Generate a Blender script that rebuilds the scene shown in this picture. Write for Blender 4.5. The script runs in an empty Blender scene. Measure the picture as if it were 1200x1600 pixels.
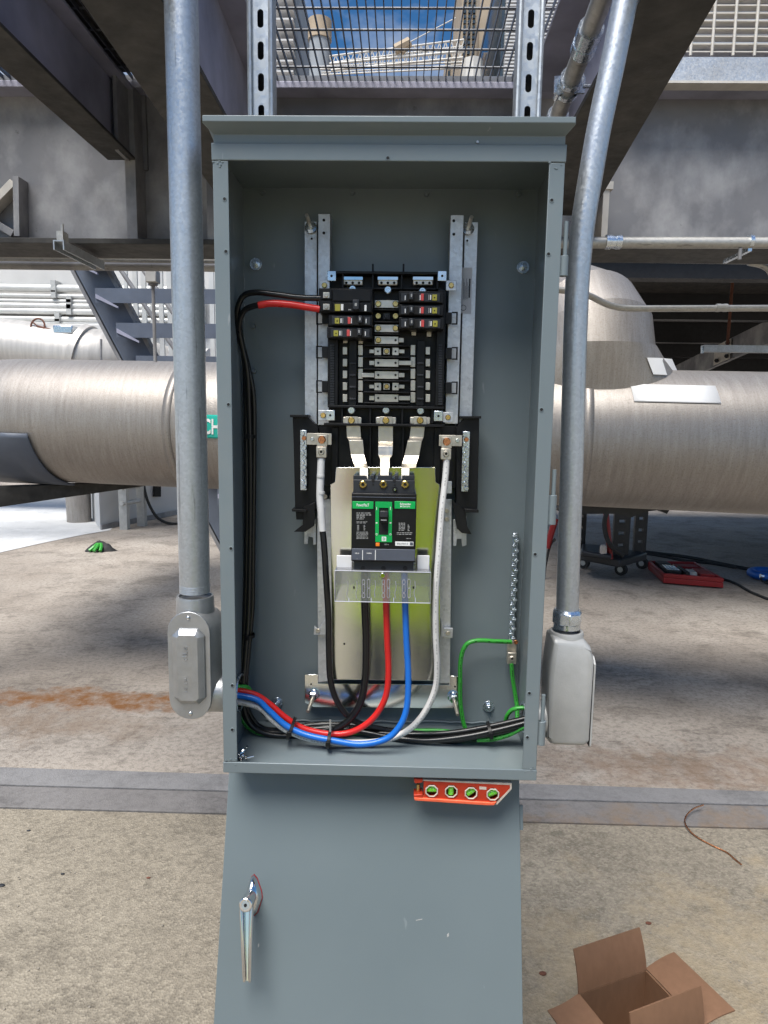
import bpy, bmesh, math, random
from mathutils import Vector, Matrix
random.seed(7)
SC = bpy.context.scene
COL = SC.collection

# ------------------------------------------------------------------ camera, sky, sun, exposure
ZB = 0.90                                    # underside of the enclosure above the floor
CAM = Vector((0.02536, -1.0400, ZB + 0.57375))
PIT, YAW, ROL, FPX = 0.135103, -0.0226312, 0.0145071, 1061.9
FW = Vector((math.sin(YAW) * math.cos(PIT), math.cos(YAW) * math.cos(PIT), -math.sin(PIT)))
_r = FW.cross(Vector((0, 0, 1))).normalized()
_u = _r.cross(FW)
RI = math.cos(ROL) * _r + math.sin(ROL) * _u
UP = -math.sin(ROL) * _r + math.cos(ROL) * _u
cd = bpy.data.cameras.new('camera')
cam = bpy.data.objects.new('camera', cd)
COL.objects.link(cam)
cam.matrix_world = Matrix(((RI.x, UP.x, -FW.x, CAM.x), (RI.y, UP.y, -FW.y, CAM.y), (RI.z, UP.z, -FW.z, CAM.z), (0, 0, 0, 1)))
cd.sensor_fit = 'VERTICAL'
cd.sensor_height = 24.0
cd.lens = FPX / 1600 * 24.0
cd.clip_start = 0.004
cd.clip_end = 2000
SC.camera = cam

SUN_DIR = Vector((-0.26, -0.46, 1.10)).normalized()      # towards the sun
SUN_EL = math.asin(SUN_DIR.z)
SUN_AZ = math.atan2(SUN_DIR.x, SUN_DIR.y)
w = bpy.data.worlds.new('World')
SC.world = w
w.use_nodes = True
nt = w.node_tree
N, L = nt.nodes, nt.links
N.clear()
out = N.new('ShaderNodeOutputWorld')
bg = N.new('ShaderNodeBackground')
sky = N.new('ShaderNodeTexSky')
sky.sky_type = 'NISHITA'
sky.sun_disc = False
sky.sun_elevation = SUN_EL
sky.sun_rotation = SUN_AZ
sky.air_density = 1.0
sky.dust_density = 0.4
sky.ozone_density = 2.5
tc = N.new('ShaderNodeTexCoord')
mp = N.new('ShaderNodeMapping')
mp.inputs['Scale'].default_value = (1.0, 1.0, 2.2)
nz = N.new('ShaderNodeTexNoise')
nz.inputs['Scale'].default_value = 2.6
nz.inputs['Detail'].default_value = 7
nz.inputs['Roughness'].default_value = 0.58
rp = N.new('ShaderNodeValToRGB')
rp.color_ramp.elements[0].position = 0.47
rp.color_ramp.elements[1].position = 0.74
mx = N.new('ShaderNodeMix')
mx.data_type = 'RGBA'
mx.inputs[7].default_value = (8.5, 8.9, 9.6, 1)
L.new(tc.outputs['Generated'], mp.inputs['Vector'])
L.new(mp.outputs[0], nz.inputs['Vector'])
L.new(nz.outputs[0], rp.inputs[0])
L.new(rp.outputs[0], mx.inputs[0])
hs = N.new('ShaderNodeHueSaturation')
hs.inputs['Saturation'].default_value = 1.32
hs.inputs['Value'].default_value = 1.15
L.new(sky.outputs[0], hs.inputs['Color'])
L.new(hs.outputs[0], mx.inputs[6])
L.new(mx.outputs[2], bg.inputs[0])
bg.inputs[1].default_value = 0.065
L.new(bg.outputs[0], out.inputs[0])

sl = bpy.data.lights.new('sun', 'SUN')
sl.energy = 4.0
sl.angle = math.radians(36)                 # thin cloud in front of the sun: no hard shadows in the photograph
sl.color = (1.0, 0.965, 0.91)
so = bpy.data.objects.new('sun', sl)
COL.objects.link(so)
so.rotation_euler = SUN_DIR.to_track_quat('Z', 'Y').to_euler()

SC.view_settings.view_transform = 'Standard'
SC.view_settings.look = 'None'
SC.view_settings.gamma = 1
SC.view_settings.exposure = 0.62
SC.cycles.use_denoising = True
SC.cycles.max_bounces = 5
SC.cycles.diffuse_bounces = 3
SC.cycles.glossy_bounces = 3
SC.cycles.caustics_reflective = False
SC.cycles.caustics_refractive = False
SC.cycles.use_adaptive_sampling = True
SC.cycles.adaptive_threshold = 0.03
SC.cycles.transparent_max_bounces = 12

# ------------------------------------------------------------------ measuring: photograph pixel (1200 x 1600) to a place
def ray(px, py):
    return (FW + RI * ((px - 600) / FPX) + UP * ((800 - py) / FPX))
def P(px, py, y):
    d = ray(px, py)
    return CAM + d * ((y - CAM.y) / d.y)
def G(px, py, z=0.0):
    d = ray(px, py)
    return CAM + d * ((z - CAM.z) / d.z)
def RP(px, py, p0, n):
    d = ray(px, py)
    return CAM + d * ((p0 - CAM).dot(n) / d.dot(n))

# ------------------------------------------------------------------ mesh building
OFF = {}
def crom(pts, k=8):
    pts = [Vector(p) for p in pts]
    q = [pts[0] * 2 - pts[1]] + pts + [pts[-1] * 2 - pts[-2]]
    o = []
    for i in range(1, len(q) - 2):
        a, b, c, d = q[i - 1:i + 3]
        for j in range(k):
            t = j / k
            o.append(0.5 * ((2 * b) + (c - a) * t + (2 * a - 5 * b + 4 * c - d) * t * t + (3 * b - a - 3 * c + d) * t ** 3))
    o.append(pts[-1])
    return o

class MB:
    def __init__(self):
        self.v, self.f = [], []
    def add(self, vs, fs):
        b = len(self.v)
        self.v += [Vector(v) for v in vs]
        self.f += [tuple(i + b for i in f) for f in fs]
        return self
    def box(self, x0, x1, y0, y1, z0, z1):
        x0, x1 = min(x0, x1), max(x0, x1); y0, y1 = min(y0, y1), max(y0, y1); z0, z1 = min(z0, z1), max(z0, z1)
        return self.hexa([(x0, y0, z0), (x1, y0, z0), (x1, y1, z0), (x0, y1, z0)], [(x0, y0, z1), (x1, y0, z1), (x1, y1, z1), (x0, y1, z1)])
    def hexa(self, lo, hi):
        return self.add(list(lo) + list(hi), [(3, 2, 1, 0), (4, 5, 6, 7), (0, 1, 5, 4), (1, 2, 6, 5), (2, 3, 7, 6), (3, 0, 4, 7)])
    def prism(self, poly, vec):
        """closed prism: poly of 3-D points, moved by vec"""
        n = len(poly)
        vec = Vector(vec)
        a = [Vector(p) for p in poly]
        return self.add(a + [p + vec for p in a], [tuple(range(n))[::-1], tuple(range(n, 2 * n))] + [(i, (i + 1) % n, n + (i + 1) % n, n + i) for i in range(n)])
    def xz(self, pts, y0, y1):
        return self.prism([(x, y0, z) for x, z in pts], (0, y1 - y0, 0))
    def cyl(self, a, b, r, r2=None, n=16, cap=True):
        a, b = Vector(a), Vector(b)
        r2 = r if r2 is None else r2
        t = (b - a).normalized()
        s = t.cross(Vector((0, 0, 1)) if abs(t.z) < .9 else Vector((1, 0, 0))).normalized()
        u = t.cross(s)
        vs = [p + (s * math.cos(2 * math.pi * i / n) + u * math.sin(2 * math.pi * i / n)) * rr for p, rr in ((a, r), (b, r2)) for i in range(n)]
        fs = [(i, n + i, n + (i + 1) % n, (i + 1) % n) for i in range(n)]
        if cap:
            fs += [tuple(range(n)), tuple(range(n, 2 * n))[::-1]]
        return self.add(vs, fs)
    def tube(self, pts, r, n=12, k=8, cap=True):
        """smooth tube through pts; r number or list per sampled point fraction"""
        p = crom(pts, k) if k else [Vector(q) for q in pts]
        m = len(p)
        t0 = (p[1] - p[0]).normalized()
        s = t0.cross(Vector((0, 0, 1)) if abs(t0.z) < .9 else Vector((1, 0, 0))).normalized()
        vs = []
        for i in range(m):
            t = (p[min(i + 1, m - 1)] - p[max(i - 1, 0)]).normalized()
            s = (s - t * s.dot(t)).normalized()
            u = t.cross(s)
            if callable(r): rr = r(i / (m - 1))
            else: rr = r
            vs += [p[i] + (s * math.cos(2 * math.pi * j / n) + u * math.sin(2 * math.pi * j / n)) * rr for j in range(n)]
        fs = [(i * n + j, i * n + (j + 1) % n, (i + 1) * n + (j + 1) % n, (i + 1) * n + j) for i in range(m - 1) for j in range(n)]
        if cap:
            fs += [tuple(range(n))[::-1], tuple(range((m - 1) * n, m * n))]
        return self.add(vs, fs)
    def loft(self, rings, cap=True):
        n = len(rings[0])
        vs = [v for r in rings for v in r]
        m = len(rings)
        fs = [(i * n + j, i * n + (j + 1) % n, (i + 1) * n + (j + 1) % n, (i + 1) * n + j) for i in range(m - 1) for j in range(n)]
        if cap:
            fs += [tuple(range(n))[::-1], tuple(range((m - 1) * n, m * n))]
        return self.add(vs, fs)
    def ball(self, c, r, n=12, m=8, sc=(1, 1, 1)):
        c = Vector(c)
        rings = []
        for i in range(1, m):
            a = math.pi * i / m
            rings.append([c + Vector((r * math.sin(a) * math.cos(2 * math.pi * j / n) * sc[0], r * math.sin(a) * math.sin(2 * math.pi * j / n) * sc[1], -r * math.cos(a) * sc[2])) for j in range(n)])
        return self.loft(rings)
    def build(self, name, mat, parent=None, smooth=True, bevel=0.0, ang=38, kind=None, seg=2, solid=0, fix=True):
        me = bpy.data.meshes.new(name)
        off = OFF.get(parent.name, Vector((0, 0, 0))) if parent else Vector((0, 0, 0))
        me.from_pydata([v - off for v in self.v], [], self.f)
        if fix:
            bm = bmesh.new(); bm.from_mesh(me)
            bmesh.ops.recalc_face_normals(bm, faces=bm.faces)
            bm.to_mesh(me); bm.free()
        me.materials.append(mat)
        if smooth:
            me.polygons.foreach_set('use_smooth', [True] * len(me.polygons))
            me.set_sharp_from_angle(angle=math.radians(ang))
        me.update()
        o = bpy.data.objects.new(name, me)
        COL.objects.link(o)
        if parent:
            o.parent = parent
            OFF[o.name] = off
        if solid:
            md = o.modifiers.new('thick', 'SOLIDIFY'); md.thickness = solid; md.offset = 0
        if bevel:
            md = o.modifiers.new('bevel', 'BEVEL'); md.width = bevel; md.segments = seg; md.limit_method = 'ANGLE'
            md.angle_limit = math.radians(40); md.harden_normals = False
        if kind: o['kind'] = kind
        return o

def tag(o, label, cat, group=None, kind=None):
    o['label'] = label
    o['category'] = cat
    if group: o['group'] = group
    if kind: o['kind'] = kind
    return o
def thing(name, label, cat, loc, group=None):
    o = bpy.data.objects.new(name, None)
    COL.objects.link(o)
    o.location = loc
    o.empty_display_size = 0.05
    OFF[o.name] = Vector(loc)
    return tag(o, label, cat, group)
def box(x0, x1, y0, y1, z0, z1): return MB().box(x0, x1, y0, y1, z0, z1)
def rect(px0, py0, px1, py1, y):
    """x0, x1, z0, z1 of a photograph rectangle standing in the plane y"""
    cx, cy = (px0 + px1) / 2, (py0 + py1) / 2
    return P(px0, cy, y).x, P(px1, cy, y).x, P(cx, py1, y).z, P(cx, py0, y).z
def pbox(px0, py0, px1, py1, y, depth):
    x0, x1, z0, z1 = rect(px0, py0, px1, py1, y)
    return MB().box(x0, x1, y, y + depth, z0, z1)
def text(name, s, c, h, mat, parent, rot=None, width=None, depth=0.0, fn=None, bold=0.0):
    cu = bpy.data.curves.new(name, 'FONT')
    cu.body = s; cu.size = 1; cu.align_x = 'CENTER'; cu.align_y = 'CENTER'; cu.extrude = depth; cu.offset = bold
    cu.resolution_u = 4
    tmp = bpy.data.objects.new(name, cu)
    COL.objects.link(tmp)
    dg = bpy.context.evaluated_depsgraph_get()
    me = bpy.data.meshes.new_from_object(tmp.evaluated_get(dg))
    bpy.data.objects.remove(tmp)
    bpy.data.curves.remove(cu)
    me.name = name
    xs = [v.co.x for v in me.vertices]; ys = [v.co.y for v in me.vertices]
    sx = sy = h / (max(ys) - min(ys))
    if width: sx = width / (max(xs) - min(xs))
    mx_, my_ = (max(xs) + min(xs)) / 2, (max(ys) + min(ys)) / 2
    R = rot if rot else Matrix(((1, 0, 0), (0, 0, -1), (0, 1, 0)))
    off = OFF.get(parent.name, Vector((0, 0, 0)))
    for v in me.vertices:
        q = Vector(((v.co.x - mx_) * sx, (v.co.y - my_) * sy, v.co.z * sy))
        v.co = (fn(q) if fn else Vector(c) + R @ q) - off
    me.materials.clear()
    me.materials.append(mat)
    o = bpy.data.objects.new(name, me)
    COL.objects.link(o)
    o.parent = parent
    OFF[o.name] = off
    return o

# ------------------------------------------------------------------ materials
class NT:
    def __init__(self, name):
        self.m = bpy.data.materials.new(name)
        self.m.use_nodes = True
        self.t = self.m.node_tree
        self.b = self.t.nodes['Principled BSDF']
        self.tc = self.t.nodes.new('ShaderNodeTexCoord').outputs['Object']
    def n(self, k, **kw):
        o = self.t.nodes.new(k)
        for a, v in kw.items():
            if hasattr(o, a): setattr(o, a, v)
            else: o.inputs[a.replace('_', ' ')].default_value = v
        return o
    def l(self, a, b): self.t.links.new(a, b)
    def map(self, s=(1, 1, 1), loc=(0, 0, 0), rot=(0, 0, 0)):
        m = self.n('ShaderNodeMapping')
        m.inputs['Scale'].default_value = s; m.inputs['Location'].default_value = loc; m.inputs['Rotation'].default_value = rot
        self.l(self.tc, m.inputs[0]); return m.outputs[0]
    def noise(self, sc, det=4, rough=.55, vec=None, dist=0):
        o = self.n('ShaderNodeTexNoise'); o.inputs['Scale'].default_value = sc; o.inputs['Detail'].default_value = det
        o.inputs['Roughness'].default_value = rough; o.inputs['Distortion'].default_value = dist
        self.l(vec or self.tc, o.inputs['Vector']); return o.outputs[0]
    def voro(self, sc, feat='F1', vec=None, out=0):
        o = self.n('ShaderNodeTexVoronoi'); o.feature = feat; o.inputs['Scale'].default_value = sc
        self.l(vec or self.tc, o.inputs['Vector']); return o.outputs[out]
    def ramp(self, f, *st):
        r = self.n('ShaderNodeValToRGB'); e = r.color_ramp.elements
        while len(e) < len(st): e.new(.5)
        for x, (p, c) in zip(e, st):
            x.position = p
            x.color = (c, c, c, 1) if not isinstance(c, tuple) else (*c, 1)
        self.l(f, r.inputs[0]); return r.outputs[0]
    def mix(self, f, a, b, mode='MIX'):
        m = self.n('ShaderNodeMix'); m.data_type = 'RGBA'; m.blend_type = mode
        for s, v in ((0, f), (6, a), (7, b)):
            if isinstance(v, (float, int)): m.inputs[s].default_value = v if s == 0 else (v, v, v, 1)
            elif isinstance(v, tuple): m.inputs[s].default_value = (*v, 1)
            else: self.l(v, m.inputs[s])
        return m.outputs[2]
    def math(self, op, a, b=0.0, c=None):
        m = self.n('ShaderNodeMath'); m.operation = op
        for i, v in enumerate((a, b) if c is None else (a, b, c)):
            if isinstance(v, (float, int)): m.inputs[i].default_value = v
            else: self.l(v, m.inputs[i])
        return m.outputs[0]
    def bump(self, h, s=.3, d=.002, prev=None):
        b = self.n('ShaderNodeBump'); b.inputs['Strength'].default_value = s; b.inputs['Distance'].default_value = d
        self.l(h, b.inputs['Height'])
        if prev: self.l(prev, b.inputs['Normal'])
        return b.outputs[0]
    def set(self, col=None, rough=None, metal=None, normal=None, **kw):
        for k, v in (('Base Color', col), ('Roughness', rough), ('Metallic', metal), ('Normal', normal)):
            if v is None: continue
            if isinstance(v, (float, int)): self.b.inputs[k].default_value = v
            elif isinstance(v, tuple): self.b.inputs[k].default_value = (*v, 1)
            else: self.l(v, self.b.inputs[k])
        for k, v in kw.items(): self.b.inputs[k.replace('_', ' ')].default_value = v
        return self.m

def M(name, col, rough=.5, metal=0.0, var=.12, vs=9, bump=0.0, bs=200, rv=.08, **kw):
    n = NT(name)
    f = n.noise(vs, 5)
    c2 = tuple(max(0, c * (1 - var * 1.6)) for c in col); c1 = tuple(min(1, c * (1 + var)) for c in col)
    cc = n.ramp(f, (.3, c2), (.7, c1))
    g = n.noise(vs * 3.1, 4)
    rr = n.ramp(g, (.3, max(.02, rough - rv)), (.7, min(1, rough + rv)))
    nm = n.bump(n.noise(bs, 3), bump, .001) if bump else None
    return n.set(cc, rr, metal, nm, **kw)

MT = {}
n = NT('grey enamel paint')                    # factory enamel: faint smudges, dust and small scuffs
f = n.noise(3, 4); dust = n.ramp(n.noise(6.5, 6, .7, dist=.5), (.52, 0.0), (.75, .22)); scf = n.ramp(n.noise(75, 2, .5, n.map((1, 1, .22), rot=(.4, .5, .9))), (.75, 0.0), (.79, .5))
c = n.ramp(f, (.3, (.152, .185, .198)), (.7, (.168, .204, .217)))
c = n.mix(dust, c, (.24, .245, .235)); c = n.mix(scf, c, (.33, .35, .35))
MT['paint'] = n.set(c, n.ramp(n.noise(8, 5, .65), (.3, .28), (.7, .46)), 0, n.bump(n.noise(420, 2), .06, .001, n.bump(n.noise(3.5, 1), .10, .015)))
n = NT('grey enamel door'); f = n.noise(2.2, 4); sc_ = n.ramp(n.noise(60, 2, vec=n.map((1, 1, .12), rot=(.3, .5, .6))), (.76, 0.0), (.80, 1.0))
wv = n.bump(n.noise(2.6, 1), .12, .02)
MT['door'] = n.set(n.mix(n.math('MULTIPLY', sc_, .25), n.ramp(f, (.3, (.122, .152, .163)), (.7, (.138, .169, .180))), (.3, .33, .34)), n.ramp(n.noise(7, 4), (.3, .33), (.7, .44)), 0, n.bump(n.noise(420, 2), .06, .001, wv))

def galv(name, base, rough, dark, scale, stretch):
    n = NT(name)
    v = n.voro(scale, 'F1', out=1)
    sp = n.t.nodes.new('ShaderNodeSeparateColor'); n.l(v, sp.inputs[0])
    big = n.noise(9, 5, .6, n.map(stretch))
    fle = n.ramp(n.noise(85, 5, .65, n.map(stretch)), (.60, 0.0), (.68, 1.0))
    c = n.mix(sp.outputs[0], tuple(b * .90 for b in base), tuple(min(1, b * 1.07) for b in base))
    c = n.mix(n.ramp(big, (.40, 0.0), (.72, .55)), c, tuple(b * .55 for b in base))
    c = n.mix(n.math('MULTIPLY', fle, dark), c, tuple(b * .25 for b in base))
    r = n.math('ADD', n.math('MULTIPLY', sp.outputs[1], .14), n.math('MULTIPLY_ADD', big, .25, rough - .12))
    return n.set(c, r, .82, n.bump(n.noise(160, 4), .12, .001))
MT['galv'] = galv('galvanised sheet', (.66, .67, .68), .40, .3, 200, (1, 1, 1))
MT['conduit'] = galv('galvanised conduit', (.56, .59, .62), .33, .6, 260, (1, 1, .06))
MT['conduit2'] = galv('weathered conduit', (.50, .49, .46), .48, .5, 120, (.2, 1, 1))
MT['strut'] = galv('strut zinc', (.52, .55, .57), .38, .2, 120, (1, 1, .4))
MT['zinc'] = M('bright zinc', (.66, .72, .78), .24, .95, .12, 60)
MT['cast'] = M('cast aluminium', (.44, .45, .46), .40, .85, .07, 40, .25, 500)
MT['castgrey'] = M('grey cast coating', (.47, .47, .455), .5, .25, .08, 20, .3, 350)
n = NT('bright plate'); st = n.noise(40, 4, .6, n.map((1, 1, .03))); dl = n.noise(14, 5)
MT['plate'] = n.set(n.ramp(dl, (.3, (.86, .88, .80)), (.7, (.97, .98, .92))), n.math('MULTIPLY_ADD', st, .12, n.math('MULTIPLY_ADD', dl, .08, .05)), 1.0, n.bump(st, .05, .0006))
MT['tin'] = M('tinned copper', (.62, .57, .49), .40, .9, .1, 60, .05, 300)
MT['brass'] = M('brass', (.75, .52, .20), .25, 1.0, .2, 80)
MT['copper'] = M('copper', (.72, .32, .16), .3, 1.0, .2, 60)
MT['chrome'] = M('chrome', (.72, .72, .72), .07, 1.0, .05, 30, rv=.03)
MT['bplas'] = M('black plastic', (.0065, .0065, .007), .45, 0, .2, 30, .1, 400, Specular_IOR_Level=.3)
MT['bplas2'] = M('charcoal plastic', (.024, .026, .031), .45, 0, .1, 30, .15, 500, Specular_IOR_Level=.4)
MT['band'] = M('slate plastic', (.075, .085, .11), .5, 0, .06, 30, .1, 500)
MT['dark'] = M('dark void', (.006, .006, .006), .8)
MT['green'] = M('signal green', (.0, .36, .075), .4, 0, .04)
MT['white'] = M('white print', (.80, .80, .78), .5, 0, .03)
MT['faint'] = M('faint print', (.34, .34, .33), .5, 0, .03)
MT['yellow'] = M('yellow dot', (.34, .31, .04), .45, 0, .05)
MT['redp'] = M('red button', (.55, .065, .06), .4, 0, .06)
MT['orange'] = M('orange button', (.85, .22, .02), .4, 0, .05)
def wire(name, c, r=.32): MT[name] = M(name, c, r, 0, .06, 30, .0, 200, .03)
wire('wire black', (.006, .006, .0065), .30); wire('wire red', (.60, .016, .014)); wire('wire blue', (.006, .13, .52)); wire('wire white', (.60, .59, .57), .4); wire('wire green', (.035, .30, .035), .35)
MT['tape'] = M('white tape', (.60, .60, .59), .45, 0, .06, 40, .2, 120)
MT['rtape'] = M('red tape', (.68, .020, .016), .32, 0, .06, 40, .15, 120)

n = NT('primed steel')                         # dark grey structural steel with pale overspray and scuffs
big = n.noise(2.3, 5, .6); patch = n.ramp(n.noise(4.6, 6, .6, n.map((1, 1, .75), (3.1, 1.7, .4))), (.48, 0.0), (.72, 1.0))
mar = n.ramp(n.noise(28, 6, .7), (.64, 0.0), (.70, 1.0))
c = n.ramp(big, (.3, (.15, .15, .16)), (.7, (.26, .255, .26)))
c = n.mix(n.math('MULTIPLY', patch, .62), c, (.56, .55, .54))
c = n.mix(n.math('MULTIPLY', mar, .5), c, (.07, .065, .06))
MT['steel'] = n.set(c, n.ramp(n.noise(12, 4), (.3, .42), (.7, .62)), .1, n.bump(n.noise(90, 5), .15, .002))
MT['beam'] = M('sky tinted beam paint', (.36, .36, .45), .55, .05, .22, 5, .25, 120)  # blue sky reflection on the webs is put into this base colour
MT['flange'] = M('flange paint with painted shade', (.045, .042, .038), .7, 0, .35, 14, .4, 120)  # near black: the shade on steel undersides is put into this colour
MT['bluesteel'] = M('blue grey steel', (.115, .135, .175), .5, .1, .12, 5, .1, 150)
n = NT('pipe cladding')                        # weathered sheet metal jacket, streaks run round the pipe
stk = n.noise(55, 7, .72, n.map((1.0, .10, .10), rot=(0, .05, 0))); spk = n.noise(150, 5, .75); big = n.noise(2.4, 4)
c = n.ramp(stk, (.22, (.27, .245, .222)), (.78, (.45, .42, .39)))
c = n.mix(n.ramp(spk, (.52, 0.0), (.70, .7)), c, (.22, .185, .155))
c = n.mix(n.ramp(big, (.42, 0.0), (.75, .4)), c, (.30, .265, .232))
MT['clad'] = n.set(c, n.math('MULTIPLY_ADD', spk, .42, .27), .68, n.bump(spk, .35, .003))
n = NT('pale cladding'); MT['clad2'] = n.set(n.ramp(n.noise(12, 5, .6, n.map((2, .2, .2))), (.3, (.44, .42, .39)), (.7, (.60, .57, .53))), .45, .35, n.bump(n.noise(60, 3), .15, .004))
MT['label'] = M('white label', (.78, .78, .78), .5, 0, .03)
MT['teal'] = M('teal label', (.02, .42, .33), .45, 0, .04)
n = NT('cardboard'); fl = n.noise(70, 4, .6, n.map((1, 1, .35))); MT['card'] = n.set(n.mix(n.ramp(n.noise(9, 4), (.35, 0.0), (.75, .35)), n.ramp(fl, (.3, (.180, .094, .050)), (.7, (.212, .112, .061))), (.15, .072, .036)), .78, 0, n.bump(fl, .15, .001))
MT['levelred'] = M('level orange red', (.45, .035, .012), .42, .1, .12, 30, .15, 150)
MT['cream'] = M('cream wear', (.55, .48, .41), .5, 0, .15, 60)
MT['vial'] = M('green vial', (.16, .62, .04), .12, 0, .05)
MT['whitewall'] = M('white painted wall', (.62, .61, .59), .6, 0, .08, 1.5, .1, 60)
MT['paleconduit'] = M('pale conduit', (.62, .62, .60), .45, .2, .08, 6)
MT['redcase'] = M('red case plastic', (.26, .010, .012), .45, 0, .08, 20, .1, 200)
MT['bluecase'] = M('blue plastic', (.01, .12, .46), .45, 0, .05)
MT['grategalv'] = galv('grating zinc', (.20, .205, .22), .5, .2, 60, (1, 1, 1))
MT['gratepaint'] = M('cream grating', (.62, .58, .52), .55, .1, .08, 20)
MT['stone'] = M('sandstone', (.45, .36, .26), .8, 0, .1, .4)
MT['bldgrey'] = M('grey render', (.34, .37, .40), .8, 0, .08, .3)
MT['bldwhite'] = M('pale render', (.60, .60, .60), .8, 0, .06, .3)
MT['glass'] = M('window glass', (.05, .07, .09), .1, .0, .1, .5)
MT['crane'] = M('crane white', (.62, .60, .56), .5, 0, .08, .5)
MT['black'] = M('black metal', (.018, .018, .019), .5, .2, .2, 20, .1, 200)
MT['rust'] = M('rusty rod', (.16, .06, .035), .75, .1, .25, 40)
MT['rubber'] = M('rubber', (.02, .02, .02), .7)
MT['vest'] = M('hi vis fabric', (.74, 1.0, .03), .7, 0, .05, 12)
MT['denim'] = M('dark trousers', (.03, .04, .07), .85, 0, .1, 12)
MT['skin'] = M('skin', (.45, .27, .19), .55, 0, .06, 12)
MT['hair'] = M('hair', (.02, .014, .01), .6)
n = NT('clear polycarbonate')                  # thin clear sheet: mostly passes light, reflects at its surface
for x in list(n.t.nodes):
    if x.type == 'BSDF_PRINCIPLED': n.t.nodes.remove(x)
tr = n.n('ShaderNodeBsdfTransparent'); tr.inputs[0].default_value = (.86, .87, .90, 1)
gl = n.n('ShaderNodeBsdfGlossy'); gl.inputs['Roughness'].default_value = .08
df = n.n('ShaderNodeBsdfDiffuse'); df.inputs[0].default_value = (.75, .75, .8, 1)
lw = n.n('ShaderNodeLayerWeight'); lw.inputs[0].default_value = .35
m1 = n.n('ShaderNodeMixShader'); m2 = n.n('ShaderNodeMixShader')
m2.inputs[0].default_value = .12
n.l(tr.outputs[0], m2.inputs[1]); n.l(df.outputs[0], m2.inputs[2])
n.l(n.math('MULTIPLY_ADD', lw.outputs['Fresnel'], .8, .03), m1.inputs[0]); n.l(m2.outputs[0], m1.inputs[1]); n.l(gl.outputs[0], m1.inputs[2])
n.l(m1.outputs[0], n.t.nodes['Material Output'].inputs[0])
MT['clear'] = n.m

# ================================================================== THE SETTING
def struct(o, label=None):
    o['kind'] = 'structure'
    if label: o['label'] = label
    return o
# --- floor materials
def concrete(name, lo, hi, agg, stain, rust=None, pits=.5):
    n = NT(name)
    big = n.noise(.55, 6, .62); mid = n.noise(2.6, 7, .66, dist=.6); fine = n.noise(38, 6, .7)
    c = n.ramp(big, (.32, lo), (.68, hi))
    c = n.mix(n.ramp(mid, (.50, 0.0), (.70, stain)), c, tuple(x * .45 for x in lo))
    c = n.mix(n.ramp(n.noise(1.3, 5, .6, n.map((1, 1, 1), (7, 3, 1))), (.56, 0.0), (.72, .45)), c, tuple(min(1, x * 1.35) for x in hi))
    c = n.mix(n.ramp(fine, (.38, pits), (.52, 0.0)), c, tuple(x * .5 for x in lo))
    flk = n.math('MULTIPLY', n.ramp(n.noise(17, 8, .78, n.map((.6, 1.3, 1))), (.50, 0.0), (.56, 1.0)), n.ramp(mid, (.44, 0.0), (.58, stain * .75)))
    c = n.mix(flk, c, tuple(x * .34 for x in lo))
    v = n.voro(150, 'F1', out=1)
    sp = n.t.nodes.new('ShaderNodeSeparateColor'); n.l(v, sp.inputs[0])
    c = n.mix(agg, c, n.ramp(sp.outputs[0], (.0, tuple(x * .38 for x in lo)), (.45, lo), (1.0, tuple(min(1, x * 1.5) for x in hi))))
    if rust:
        sx = n.t.nodes.new('ShaderNodeSeparateXYZ'); n.l(n.tc, sx.inputs[0])
        for (cx, cy, a, b, col, k) in rust:
            ex = n.math('POWER', n.math('DIVIDE', n.math('SUBTRACT', sx.outputs[0], cx), a), 2.0)
            wob = n.math('MULTIPLY', n.math('SUBTRACT', n.noise(5, 5, .65), .5), 3.2 * b)
            ey = n.math('POWER', n.math('DIVIDE', n.math('SUBTRACT', n.math('ADD', sx.outputs[1], wob), cy), b), 2.0)
            f = n.math('SUBTRACT', 1.0, n.math('ADD', ex, ey))
            f = n.math('MULTIPLY', n.ramp(f, (.0, 0.0), (.8, k)), n.ramp(n.noise(11, 5, .7), (.34, .2), (.58, 1.0)))
            c = n.mix(f, c, col)
    h = n.math('ADD', n.math('MULTIPLY', n.voro(150, 'F1'), .8), n.math('ADD', n.math('MULTIPLY', fine, .8), n.noise(9, 5, .6)))
    return n.set(c, .86, 0, n.bump(h, .55 if agg > .2 else .3, .006))
rc = G(175, 1094)
rw = G(300, 800)
MT['floor'] = concrete('worn floor concrete', (.275, .232, .19), (.43, .385, .335), .08, .62,
                       [(rc.x, rc.y, 1.05, .14, (.20, .085, .024), 1.0), (G(20, 1130).x, G(20, 1130).y, .9, .2, (.19, .12, .07), .5),
                        (G(1090, 1200).x, G(1090, 1200).y, .9, .25, (.20, .12, .07), .55)], .55)  # brown patch at right puts shade into the floor colour
MT['slab'] = concrete('exposed aggregate slab', (.205, .175, .132), (.325, .285, .222), .24, .45, [(1.2, .55, 1.3, .5, (.36, .28, .17), .5), (-1.2, -.2, .6, .5, (.25, .2, .15), .4)], .5)
MT['strip1'] = concrete('grey joint coating', (.17, .165, .165), (.235, .23, .23), .05, .35, None, .25)
MT['strip2'] = concrete('grey joint coating lower', (.145, .135, .13), (.21, .20, .195), .08, .5, [(2.0, 1.2, 2.4, .25, (.23, .15, .08), .6)], .3)  # brown patch at right puts the lower band's shade into its colour
MT['roofwhite'] = concrete('white roof coating', (.52, .53, .54), (.68, .68, .67), .0, .22, None, .1)

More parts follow.
